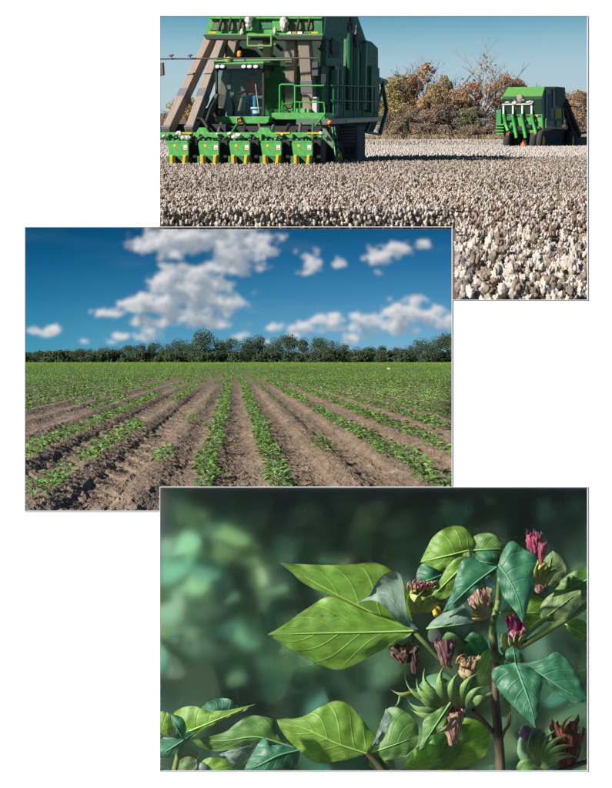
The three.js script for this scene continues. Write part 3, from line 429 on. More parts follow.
{
  const H = thing('cotton_harvester', 'smaller far green harvester seen from behind near the trees', 'harvester'), yaw = -24 * Math.PI / 180;
  const f = frameOf(520, 110, -1.75, yaw); onSlope(H, f.o, yaw);
  const { onZ, onX, front, rect, side, bars } = f, P = (n, g, m, p = H) => part(n, g, m, p);
  P('hatch', [front([[501, 98.5], [508, 87.2], [545, 86.5], [541.5, 98.5]], .2, .3, .03)], M(.12, .4, .07, paintOpt));
  P('hatch_edge', [...bars([onZ(501, 98.6, .25), onZ(541.5, 98.6, .25)], .08)], M(.16, .42, .1, paintOpt));
  P('rear_door', front([[501.5, 98.5], [541.8, 98.5], [543, 133.5], [505, 133.5]], .1, .3, .03), GREEN);
  P('rear_gap', [rect(503, 115, 541, 117.2, .13, .06)], M(.06, .03, .012));
  for (const x of [503.2, 512.7, 522, 531.3]) { P('white_rail', rect(x - .8, 104.4, x + .9, 114, .32, .12), M(.62, .64, .58)); }
  P('top_bar', bars([onZ(502, 104.6, .33), onZ(532.5, 104.2, .33)], .06), M(.5, .56, .46));
  for (const [x, y] of [[516.5, 138], [525.5, 138], [536, 134], [508, 131]]) P('rib', tubeGeo([onZ(x - 4.4, 114, .34), onZ(x - 2.5, 124, .34), onZ(x, y, .5)], .13, 6, 12), M(.07, .4, .075, paintOpt));
  for (const [y, n] of [[110, 'y'], [116, 'y']]) P('sticker', rect(532.5, y - 1, 538, y + .8, .14, .03), YELLOW);
  P('side_step', [front([[497, 110], [501, 109], [501.5, 135], [499, 135], [495.5, 124]], .3, .5, .03)], M(.05, .3, .08, paintOpt)); for (let k = 0; k < 4; k++) P('step', rect(495.8, 124 + k * 3, 503.5, 125.4 + k * 3, .45, .2), GREEN);
  P('latch', [lump(.25, .32, .12, 3, .3, 2, 2).translate(...onZ(520, 98.5, .36).toArray())], M(.25, .2, .14)); P('latch_tag', rect(519, 101.4, 521.2, 103.4, .36, .05), YELLOW);
  const XS = onZ(543, 98, .0).x;
  P('body_side', side([[541.5, 99], [545, 86.8], [565, 87.5], [566, 106], [564.5, 112], [562, 127], [543, 132]], XS, 3), M(.025, .07, .04, paintOpt));  // right side coloured far darker than the rear: painted shade
  P('top_box', [side([[556, 86.5], [564.8, 87.4], [565.4, 106], [557, 106]], XS + .05, 1)], M(.06, .09, .07)); P('window_panel', side([[548, 94], [551, 94], [551, 118], [548, 118]], XS + .05, .1), M(.05, .1, .12));
  P('panel', side([[555.5, 109], [561.5, 109], [561.5, 119], [555.5, 119]], XS + .06, .1), M(.45, .36, .05)); P('yellow_strip', side([[545, 126], [567, 127.5], [567, 129.5], [545, 128.5]], XS + .08, .1), M(.5, .42, .15));
  for (const [x0, y0, x1, y1] of [[546, 90, 547, 124], [553, 89, 553.5, 108], [556, 121, 561, 126], [563, 108, 563.5, 124]]) P('panel', side([[x0, y0], [x1 + .6, y0], [x1 + .6, y1], [x0, y1]], XS + .07, .1), M(.05, .14, .07, paintOpt));
  P('railing', [...bars([onX(546, 119, XS + .3), onX(566, 119.5, XS + .3)], .05), ...bars([onX(546, 119, XS + .3), onX(546, 128, XS + .3)], .05), ...bars([onX(556, 119, XS + .3), onX(556, 128, XS + .3)], .05), ...bars([onX(566, 119, XS + .3), onX(566, 128, XS + .3)], .05)], M(.06, .2, .08));
  { const q = rng(8); for (let k = 0; k < 9; k++) { const c = onZ(504 + q() * 36, 118 + q() * 14, .2), r = .12 + .16 * q(); P('fitting', box(c.x, c.y, c.z, r * 2, r * 1.4, .2, .03), [DGREEN, BLACK, M(.12, .09, .05)][k % 3]); } for (let k = 0; k < 6; k++) { const c = onZ(503 + q() * 38, 99 + q() * 4, .3), r = .08 + .1 * q(); P('lint', lump(r * 1.6, r, r, k, .7, 2.2, 2).translate(c.x, c.y, c.z), LINT); } }
  P('underbody', [side([[541, 130], [569, 129], [572, 145], [541, 145.5]], XS - .2, 2.4), rect(507, 133, 543, 146, -.6, 2)], M(.02, .02, .02));
  for (const [a, b, r] of [[[564.8, 101], [578.5, 135], .26], [[563, 104], [571, 131], .2]]) P('duct', rod(onX(b[0], b[1], XS), onX(a[0], a[1], XS), r, 8), M(.035, .035, .035));
  P('header_unit', [side([[570, 136], [590, 137], [590, 146], [572, 146]], XS, 2)], M(.03, .035, .03)); P('header_bar', bars([onX(572, 134, XS), onX(590, 132, XS)], .1), BLACK); P('mirror', rect(576.2, 106.4, 578.4, 110.8, -6, .2), WHITE); P('mirror_arm', bars([onZ(566, 106, -6), onZ(577, 107, -6)], .04), BLACK);
  for (const [x, y] of [[507.5, 134.2], [535, 134]]) P('tail_light', rect(x - 1.6, y - 1.3, x + 1.6, y + 1.2, .3, .1), RED);
  P('warning_triangle', front([[522.8, 141], [525.2, 145.6], [520.2, 145.6]], .6, .06, .01), M(1, .16, .03));
  for (const [x, X, r] of [[541.5, XS + .1, .62], [571, XS + .15, .7]]) { const c = onX(x, 141.5, X), g = new THREE.Group(); g.name = 'wheel'; H.add(g); P('tyre', new THREE.TorusGeometry(r, r * .36, 10, 26).rotateY(Math.PI / 2).translate(c.x, c.y, c.z), RUBBER, g); P('rim', new THREE.CylinderGeometry(r * .68, r * .68, .2, 20).rotateZ(Math.PI / 2).translate(c.x + .05, c.y, c.z), M(.5, .38, .03), g); }
  for (const x of [509, 535]) { const c = onZ(x, 141, -.4), g = new THREE.Group(); g.name = 'wheel'; H.add(g); P('tyre', new THREE.TorusGeometry(.55, .28, 10, 24).rotateY(Math.PI / 2).translate(c.x, c.y, c.z), RUBBER, g); P('hub', new THREE.CylinderGeometry(.3, .3, .3, 16).rotateZ(Math.PI / 2).translate(c.x, c.y, c.z), GREY, g); }
}
console.log('machines done');
// ---------------------------------------------------------------- trees
function makeTree(seed, o) {                                   // o: h, r (crown radius), low (crown starts), leaves, size, bare
  const R = rng(seed), limbs = [], leaf = [];
  const grow = (p, d, L, r, lvl) => {
    const q = p.clone().addScaledVector(d, L); limbs.push(rod(p, q, r, lvl > 1 ? 4 : 7, r * .68)); if (lvl >= o.depth) return;
    const n = lvl === 0 ? 4 + Math.floor(R() * 3) : 2 + Math.floor(R() * 2);
    for (let k = 0; k < n; k++) { const t = lvl === 0 ? .45 + .55 * (k + 1) / n : .5 + .5 * R(), a = k / n * 6.283 + R() * 1.5, sp = (lvl === 0 ? .75 : .65) * (.6 + .6 * R()); const e = d.clone().addScaledVector(V(Math.cos(a), .1 + .3 * R(), Math.sin(a)), sp).normalize(); grow(p.clone().addScaledVector(d, L * t), e, L * (.5 + .25 * R()), r * .55, lvl + 1); }
  };
  grow(V(0, 0, 0), V((R() - .5) * .1, 1, (R() - .5) * .1).normalize(), o.h * .55, o.h * (o.trunk ?? .022), 0);
  const clumps = []; for (let k = 0; k < (o.clumps ?? 26); k++) { const a = R() * 6.283, v = R(), y = lerp(o.low, 1, v), w = o.r * Math.sqrt(Math.max(.05, 1 - ((v - .42) / .62) ** 2)), rr = w * Math.sqrt(R()) * .85; clumps.push([Math.cos(a) * rr, y * o.h * .95, Math.sin(a) * rr, o.r * (.2 + .3 * R()), .75 + .5 * R()]); }
  const P = [], C = [], N = [], tint = o.tint ?? [[1, 1, 1]];
  for (let i = 0; i < o.leaves; i++) {
    const c = clumps[Math.floor(R() * clumps.length)], a = R() * 6.283, u = R() * 2 - 1, s = Math.sqrt(1 - u * u), rr = c[3] * (.45 + .6 * Math.cbrt(R())), n = V(Math.cos(a) * s, u, Math.sin(a) * s), p = V(c[0] + n.x * rr, c[1] + n.y * rr * .85, c[2] + n.z * rr);
    const t1 = V(R() - .5, R() - .5, R() - .5).normalize(), t2 = t1.clone().cross(V(R() - .5, R() - .5, R() - .5)).normalize(), z = o.size * (.6 + .8 * R()), col = tint[Math.floor(R() * tint.length)], k = c[4] * (.85 + .3 * R());
    const A = p.clone().addScaledVector(t1, z), B = p.clone().addScaledVector(t2, z * .6), Cc = p.clone().addScaledVector(t1, -z), Dd = p.clone().addScaledVector(t2, -z * .6);
    for (const q of [A, B, Cc, A, Cc, Dd]) { P.push(q.x, q.y, q.z); C.push(col[0] * k, col[1] * k, col[2] * k); }
  }
  const g = new THREE.BufferGeometry(); g.setAttribute('position', new THREE.Float32BufferAttribute(P, 3)); g.setAttribute('color', new THREE.Float32BufferAttribute(C, 3)); g.computeVertexNormals(); g.setAttribute('uv', new THREE.Float32BufferAttribute(new Float32Array(P.length / 3 * 2), 2));
  return { trunk: merge(limbs), crown: g };
}
const AUTUMN = M(1.3, 1.25, 1.2, { phys: 1, vertexColors: true, roughness: .9, transmission: .4, thickness: 0 }), BARK = M(.14, .11, .09, { roughness: 1 }), PALEBARK = M(.3, .25, .22, { roughness: 1 }), LEAF = M(1, 1, 1, { phys: 1, vertexColors: true, roughness: .9, transmission: .3, thickness: 0 });
{
  const Rr = rng(77), gold = [[.42, .29, .08], [.36, .26, .08], [.3, .24, .09], [.26, .22, .09]], brown = [[.34, .22, .12], [.29, .2, .12], [.25, .18, .12], [.38, .22, .1]], dull = [[.25, .2, .15], [.21, .17, .135], [.29, .22, .16]], olive = [[.19, .19, .075], [.24, .22, .09], [.16, .17, .07]], rust = [[.32, .13, .05], [.24, .12, .06]];
  const tree = (px, top, wpx, D, opt, label) => {
    const base = s1(px, 139, D), up = s1(px, top, D), h = up.y - soil1(D), t = thing('autumn_tree', label, 'tree', 'autumn trees behind the cotton field'), w = wpx / F * D / 2;
    const g = makeTree(px * 7 + 1, { h, r: w, low: .12, leaves: 1500, size: .24, depth: 3, clumps: 44, ...opt, ...(opt.leaves > 500 || !opt.leaves ? { leaves: (opt.leaves ?? 1500) * 5, size: .095 } : {}) });
    part('trunk', g.trunk, opt.bark ?? BARK, t); if (opt.leaves !== 0) part('crown', g.crown, AUTUMN, t); onSlope(t, V(base.x, soil1(D), -D), Rr() * 6);
  };
  tree(186, 98, 34, 142, { tint: gold, leaves: 1300 }, 'yellow autumn tree glimpsed between the ducts of the near harvester');
  tree(166, 114, 30, 150, { tint: dull }, 'low brown tree at the left edge of the upper view');
  tree(392, 72, 40, 141, { tint: [...gold, ...olive] , leaves: 2400 }, 'golden olive tree just right of the near harvester');
  tree(410, 73, 30, 147, { tint: brown, leaves: 1700 }, 'orange brown tree behind the golden olive tree');
  tree(424, 60, 25, 151, { tint: brown, leaves: 420, size: .2, low: .45, depth: 4, trunk: .012 }, 'tall thin sparse tree rising above the golden trees');
  tree(431, 84, 28, 139, { tint: [...gold, ...brown], leaves: 1900 }, 'yellow brown tree right of the tall thin tree');
  tree(446, 75, 30, 146, { tint: [...olive, ...brown], leaves: 1900 }, 'olive brown tree in the middle of the autumn wood');
  tree(461, 86, 32, 141, { tint: brown, leaves: 1700 }, 'brown tree left of the big bare tree');
  tree(474, 80, 26, 149, { tint: rust, leaves: 1100 }, 'rust coloured tree behind the bare tree');
  tree(484, 58, 46, 144, { leaves: 260, tint: dull, size: .14, depth: 5, bark: PALEBARK, low: .4, trunk: .017 }, 'big bare tree with spreading grey pink branches');
  tree(500, 73, 34, 150, { tint: brown, leaves: 1500 }, 'russet tree right of the bare tree');
  tree(516, 78, 28, 152, { tint: [...brown, ...dull], leaves: 1500 }, 'brown tree rising behind the far harvester roof');
  tree(534, 92, 26, 152, { tint: dull, leaves: 1200 }, 'dull low tree hidden behind the far harvester');
  tree(560, 93, 24, 154, { tint: dull, leaves: 1200 }, 'grey brown tree beside the far harvester duct');
  tree(577, 91, 30, 150, { tint: brown, leaves: 1900 }, 'round brown tree at the right edge of the upper view');
  const shrubs = [[388, 112, 26, 'tan'], [402, 116, 24, 'tan'], [416, 108, 26, 'dull'], [428, 112, 26, 'tan'], [441, 104, 24, 'dull'], [454, 108, 28, 'dull'], [468, 106, 26, 'olive'], [481, 108, 24, 'dull'], [494, 112, 22, 'tan'], [506, 116, 20, 'dull'], [397, 124, 22, 'tan'], [421, 126, 24, 'tan'], [446, 126, 26, 'tan'], [470, 127, 26, 'tan'], [490, 127, 20, 'tan'], [172, 118, 22, 'dull'], [203, 122, 24, 'dull'], [569, 116, 22, 'dull'], [584, 112, 20, 'tan']];
  shrubs.forEach(([px, top, w, k], i) => {
    const D = 136 + (top > 120 ? -1.5 : 2) + Rr(), a = s1(px, 139, D), h = s1(px, top, D).y - soil1(D), t = thing('dry_shrub', `${{ tan: 'tan', dull: 'grey brown', olive: 'dull green' }[k]} dry shrub, number ${i + 1} from the left of the brush`, 'shrub', 'dry brush under the autumn trees');
    t.userData.label = px < 210 ? `${k === 'dull' ? 'grey brown' : 'tan'} dry shrub seen between the ducts of the near harvester` + (i === 15 ? ', outer one' : ', inner one') : px > 560 ? `${k === 'tan' ? 'tan' : 'grey brown'} dry shrub right of the far harvester under the trees` : `${{ tan: 'tan', dull: 'grey brown', olive: 'dull green' }[k]} shrub ${top > 120 ? 'in the low front row' : 'in the tall back row'}, ${['first', 'second', 'third', 'fourth', 'fifth', 'sixth', 'seventh', 'eighth', 'ninth', 'tenth'][i % 10]} from the near harvester`;
    const g = makeTree(900 + i, { h, r: w / F * D / 2, low: .05, leaves: 3600, size: .065, depth: 3, clumps: 26, trunk: .012, tint: k === 'tan' ? [[.32, .23, .14], [.25, .18, .12], [.22, .17, .1]] : k === 'olive' ? olive : dull }); part('trunk', g.trunk, BARK, t); part('crown', g.crown, LEAF, t); onSlope(t, V(a.x, soil1(D), -D), Rr() * 6);
  });
  const g = merge([0, 1, 2, 3, 4].map(k => { const q = new THREE.PlaneGeometry(.02, .25 + .06 * k); q.translate(0, .15, 0); q.rotateZ((k - 2) * .16); q.rotateY(k * 1.3); return q; }));
  const n = 16000, o = new THREE.InstancedMesh(g, M(.33, .245, .15, { roughness: 1 }), n), m = new THREE.Matrix4(), qq = new THREE.Quaternion(), cc = new THREE.Color();
  for (let i = 0; i < n; i++) { const D = 133.5 + 7 * Rr(), x = lerp(-0.115, .215, Rr()) * D, s = .7 + 1.1 * Rr(); m.compose(V(x, soil1(D) - .05, -D), qq.setFromAxisAngle(V(0, 1, 0), Rr() * 6), V(s, s, s)); o.setMatrixAt(i, m); const k = .75 + .6 * Rr(); o.setColorAt(i, cc.setRGB(k, k, k)); }
  o.name = 'dry_grass'; o.userData.kind = 'stuff'; tag(o, 'tan dry grass along the far edge of the cotton', 'grass'); o.quaternion.copy(Q1); scene.add(o);
}
console.log('trees done');
// ---------------------------------------------------------------- middle opening: rows of young cotton under a blue sky
const T2 = Math.atan((CY - 361) / F), Q2 = new THREE.Quaternion().setFromAxisAngle(V(1, 0, 0), T2), EYE2 = 1.4, VPX = (234.5 - CX) / F;   // rows run along x = VPX * depth
const rowsAll = [[-.32, 1], [.46, 1], [1.32, .06], [2.15, .97], [3.1, .9], [-.95, .05], [-1.9, .5], [-2.83, .62], [-3.75, .45], [-4.65, .72]];
for (let k = 0; k < 150; k++) { rowsAll.push([4.05 + k * .93, .9]); rowsAll.push([-5.58 - k * .93, .85]); }
const nearRows = rowsAll.map(r => r[0]);
function soil2(x, D) {                                         // x measured from the line the rows run along
  let d = 9; for (const r of nearRows) { const q = Math.abs(x - r); if (q < d) d = q; if (Math.abs(r) > 14) break; }
  let h = .07 * Math.exp(-((d / .2) ** 2));
  const s = D * .24;
  for (const c of [-1.42, -2.37, 1.75, .88]) { const q = Math.abs(x - c) / .2, deep = c === -1.42 ? .035 : .025; if (q < 1.4) { const w = sstep(1.4, .9, q); h -= deep * w; if (c < 0 && q < 1.05) h += .035 * w * sstep(.15, .6, Math.sin((s * 2.6 + Math.abs(x - c) * 2.2 * Math.sign(x - c) + .3 * noise(x * 3, s)) * 6.283)) * (.4 + .6 * clamp(noise(x * .7, s * .35) + .6)); } }
  h += .05 * fbm(x * 2.2, s * 2.2, 1, 3) + .07 * Math.max(0, fbm(x * 8, s * 8, 4, 3) - .02) + .03 * fbm(x * 24, s * 24, 6, 2);
  return h;
}
const crumb = (u, v) => { const a = tileNoise(u, v, 26, 3, 3), b = tileNoise(u, v, 80, 8, 3), c = tileNoise(u, v, 180, 5, 2); return .5 + .55 * Math.max(0, a) + .5 * Math.abs(b) + .35 * c; };
const crumbBump = tex(512, 512, (u, v) => { const h = crumb(u, v) * .8; return [h, h, h]; }, false), crumbMap = tex(512, 512, (u, v) => { const h = clamp(.62 + .5 * crumb(u, v) - .1 + .25 * tileNoise(u, v, 12, 1, 4)); return [h, h * .985, h * .96]; });
{
  const P = [], C = [], I = [], U = [];
  const grid = (d0, d1, n, k, x0, x1, fine) => { const b = P.length / 3; for (let j = 0; j <= k; j++) { const D = 1 / lerp(1 / d0, 1 / d1, j / k); for (let i = 0; i <= n; i++) { const x = lerp(x0(D), x1(D), i / n), xr = x - VPX * D, h = fine ? soil2(xr, D) : .03 * noise(x * .2, D * .05) - .02;
      P.push(x, -EYE2 + h * (fine ? sstep(95, 60, D) : 1), -D); U.push(x * .5, D * .12);
      const s = D * .24, n1 = fbm(xr * .8, s * .8, 2, 3), n2 = fbm(xr * 5, s * 5, 9, 3), k1 = 1 + .45 * n1 + .5 * n2, far = sstep(50, 260, D), g = .5 + .5 * fbm(x * .05, D * .012, 3, 3);
      C.push(lerp(.255 * k1, .085 + .04 * g, far), lerp(.185 * k1, .14 + .05 * g, far), lerp(.13 * k1, .012, far)); } }
    for (let j = 0; j < k; j++) for (let i = 0; i < n; i++) { const a = b + j * (n + 1) + i; I.push(a, a + 1, a + n + 1, a + 1, a + n + 2, a + n + 1); } };
  grid(13.15, 96, 560, 420, D => -.2 * D - .3, D => .125 * D + .6, true);
  grid(95.5, 6000, 60, 60, D => -.5 * D, D => .45 * D, false);
  const g = new THREE.BufferGeometry(); g.setAttribute('position', new THREE.Float32BufferAttribute(P, 3)); g.setAttribute('color', new THREE.Float32BufferAttribute(C, 3)); g.setAttribute('uv', new THREE.Float32BufferAttribute(U, 2)); g.setIndex(I); g.computeVertexNormals();
  const o = struct('soil', g, M(1, 1, 1, { vertexColors: true, roughness: 1, map: crumbMap, bumpMap: crumbBump, bumpScale: .05 })); o.quaternion.copy(Q2);
  const e = at(CX, 361 + EYE2 * F / 13.15, 13.15); struct('bank', box(0, (e.y - .12 + GROUND) / 2, -13.3, 14, e.y - .12 - GROUND, .3), M(.06, .05, .035, { roughness: 1, map: dirtTex }));
}
{
  const R = rng(5);
  const seedling = (seed, n) => {
    const q = rng(seed), leaves = [], stems = [];
    stems.push(rod(V(0, 0, 0), V(0, .17, 0), .006, 5, .003));
    for (let i = 0; i < n; i++) {
      const a = i * 2.4 + q(), h = .035 + .12 * (i / n) + .03 * q(), r = .045 + .07 * q(), tip = V(Math.cos(a) * r, h + .02, Math.sin(a) * r); stems.push(rod(V(0, h - .03, 0), tip, .003, 3));
      const L = .04 + .035 * q(), w = L * .48, g = new THREE.BufferGeometry(), d = .35 * L * (q() - .2);
      g.setAttribute('position', new THREE.Float32BufferAttribute([0, 0, 0, L * .45, .012, w, L, -d, 0, 0, 0, 0, L, -d, 0, L * .45, .012, -w, 0, 0, 0, -.25 * L, .01, w * .7, L * .45, .012, w, 0, 0, 0, L * .45, .012, -w, -.25 * L, .01, -w * .7], 3)); g.setAttribute('uv', new THREE.Float32BufferAttribute(new Float32Array(24), 2)); g.computeVertexNormals();
      g.rotateZ((q() - .45) * .9); g.rotateX((q() - .5) * .9); g.rotateY(-a); g.translate(tip.x, tip.y, tip.z); const k = .75 + .5 * q(), y = q(); leaves.push(paint(g, lerp(.085, .15, y) * k, lerp(.22, .28, y) * k, lerp(.03, .028, y) * k));
    }
    return [merge(stems), merge(leaves)];
  };
  const leafM = M(1, 1, 1, { phys: 1, vertexColors: true, roughness: .85, transmission: .25, thickness: 0 }), stemM = M(.14, .2, .07);
  const protos = [1, 2, 3, 4, 5].map(k => seedling(k * 13, 16 + k)), spots = [];
  for (const [rx, dens] of rowsAll) for (let D = 13.4; D < 900;) {
    const step = D < 60 ? .62 : D < 160 ? D * .012 : D * .022, x = rx + VPX * D, side = (x / D) * F + CX;
    D += step * (.7 + .6 * R());
    if (side < 5 || side > 475) { continue; }
    const patch = noise(rx * 3.1, D * .05) * .9 + noise(rx * 7, D * .16) * .6;
    if (dens < .99 && (dens < .2 ? R() > dens * lerp(1, 9, sstep(30, 120, D)) : patch > (dens - .5) * 1.15 + .02)) continue;
    const s = (dens < .2 ? .7 : Math.abs(rx) < 1 ? .8 : .84) * (.72 + .55 * R()) * (D > 60 ? 1 + D / 420 : 1);
    spots.push([rx + (R() - .5) * .12 + VPX * D, rx, D, s]);
  }
  const v = V(), pxy = ([x, , D]) => { v.set(x, -EYE2 + .1, -D).applyQuaternion(Q2); return [CX + v.x / -v.z * F, CY - v.y / -v.z * F]; };
  const seen = spots.filter(s => { const [a, b] = pxy(s); return a > 18 && a < 460 && !(b > 514) && !(b > 492 && a > 158); }).sort((a, b) => a[2] - b[2]);
  seen.slice(0, 290).forEach(([x, rx, D, s], i) => {
    const t = new THREE.Group(); t.name = numbered('cotton_seedling'); tag(t, 'young green cotton seedling among the nearest plants of the field rows', 'seedling', 'nearest cotton seedlings in the field rows'); scene.add(t);
    const [a, b] = protos[i % 5]; part('stem', a, stemM, t); part('foliage', b, leafM, t); t.position.set(x, -EYE2 + soil2(rx, D) - .01, -D).applyQuaternion(Q2); t.quaternion.copy(Q2).multiply(new THREE.Quaternion().setFromAxisAngle(V(0, 1, 0), R() * 6.28)); t.scale.setScalar(s * 1.25);
  });
  const far = seen.slice(290), m = new THREE.Matrix4(), q = new THREE.Quaternion(), cc = new THREE.Color();
  const mk = (list, geo, name, label) => { const o = new THREE.InstancedMesh(geo, leafM, list.length); list.forEach(([x, rx, D, s], i) => { m.compose(V(x, -EYE2 + (D < 90 ? soil2(rx, D) : 0) - .01, -D), q.setFromAxisAngle(V(0, 1, 0), R() * 6.28), V(s * 1.25, s * 1.25, s * 1.25)); o.setMatrixAt(i, m); const k = .8 + .4 * R() + .3 * noise(x * .1, D * .04); o.setColorAt(i, cc.setRGB(k * (1 + D / 700), k * (1 + D / 1400), k)); }); o.name = name; o.userData.kind = 'stuff'; tag(o, label, 'crop'); o.quaternion.copy(Q2); scene.add(o); };
  mk(far.filter((_, i) => i % 2), protos[1][1], 'crop_rows', 'green rows of young cotton running to the tree line');
  mk(far.filter((_, i) => i % 2 === 0), protos[3][1], 'crop_stand', 'green plants filling the gaps of the distant crop rows');
  const fl = thing('yellow_flag', 'small yellow marker flag in the far crop right of the rows', 'flag'), D = 190; const p = V((387.2 - CX) / F * D, -EYE2, -D); fl.position.copy(p).applyQuaternion(Q2); part('stake', rod(V(0, 0, 0), V(0, .5, 0), .02), M(.4, .35, .2), fl); part('cloth', new THREE.PlaneGeometry(.35, .2, 4, 1).translate(.17, .42, 0), M(.85, .55, .03), fl);
}
{
  const R = rng(21), dark = [[.032, .064, .015], [.04, .078, .016], [.058, .1, .02], [.024, .048, .015]];
  const protos = [0, 1, 2, 3, 4, 5].map(k => makeTree(300 + k, { h: 1, r: [.52, .56, .5, .55, .48, .58][k], low: -.02, leaves: 6000, size: .021, depth: 1, clumps: 40, tint: dark, trunk: .025 }));
  const list = [[204, 334, 26], [178, 342, 17], [168, 346, 14], [155, 345, 16], [140, 346, 16], [128, 347, 15], [116, 349, 14], [104, 349, 15], [92, 350, 14], [80, 350, 14], [69, 351, 14], [58, 352, 12], [48, 352, 13], [38, 353, 12], [28, 353, 13], [190, 343, 15], [219, 343, 15], [232, 341, 16], [246, 340, 16], [259, 338.5, 19], [274, 341, 17], [289, 337.5, 19], [303, 341, 16], [318, 340, 18], [331, 343, 16], [344, 346, 14], [357, 349, 14], [370, 348.5, 14], [383, 347.5, 15], [396, 349, 14], [409, 347, 13], [421, 341.5, 17], [434, 340, 16], [446, 336.5, 18], [456, 338, 16]];
  list.sort((a, b) => a[0] - b[0]).forEach(([px, top, w], i) => {
    const D = 930 + 60 * R(), h = (361 + EYE2 * F / D - top) / F * D, p = protos[px === 204 ? 1 : i % 6], t = thing('leafy_tree', px === 204 ? 'tallest dark green tree of the far tree line, left of the rows' : `dark green tree of the far tree line, ${i + 1}${['th', 'st', 'nd', 'rd'][i % 10 < 3 && ![10, 11, 12].includes(i) ? (i + 1) % 10 : 0]} from the left`, 'tree', 'trees of the far tree line');
    part('trunk', p.trunk, BARK, t); part('crown', p.crown, LEAF, t); t.position.set((px - CX) / F * D, -EYE2, -D).applyQuaternion(Q2); t.scale.set(w / F * D * 1.3, h * 1.05, w / F * D * 1.3); t.rotation.y = R() * 6;
  });
  const g = makeTree(411, { h: 1, r: .8, low: 0, leaves: 700, size: .09, depth: 1, clumps: 18, tint: dark }).crown, n = 170, o = new THREE.InstancedMesh(g, LEAF, n), m = new THREE.Matrix4(), q = new THREE.Quaternion();
  for (let i = 0; i < n; i++) { const D = 915 + 90 * R(), px = lerp(10, 470, (i + R()) / n), s = 4.6 + 3.4 * R(); m.compose(V((px - CX) / F * D, -EYE2 - .4, -D), q.setFromAxisAngle(V(0, 1, 0), R() * 6), V(s * 1.1, s, s * 1.1)); o.setMatrixAt(i, m); }
  o.name = 'undergrowth'; o.userData.kind = 'stuff'; tag(o, 'dark undergrowth along the foot of the far tree line', 'undergrowth'); o.quaternion.copy(Q2); scene.add(o);
}
console.log('field done');
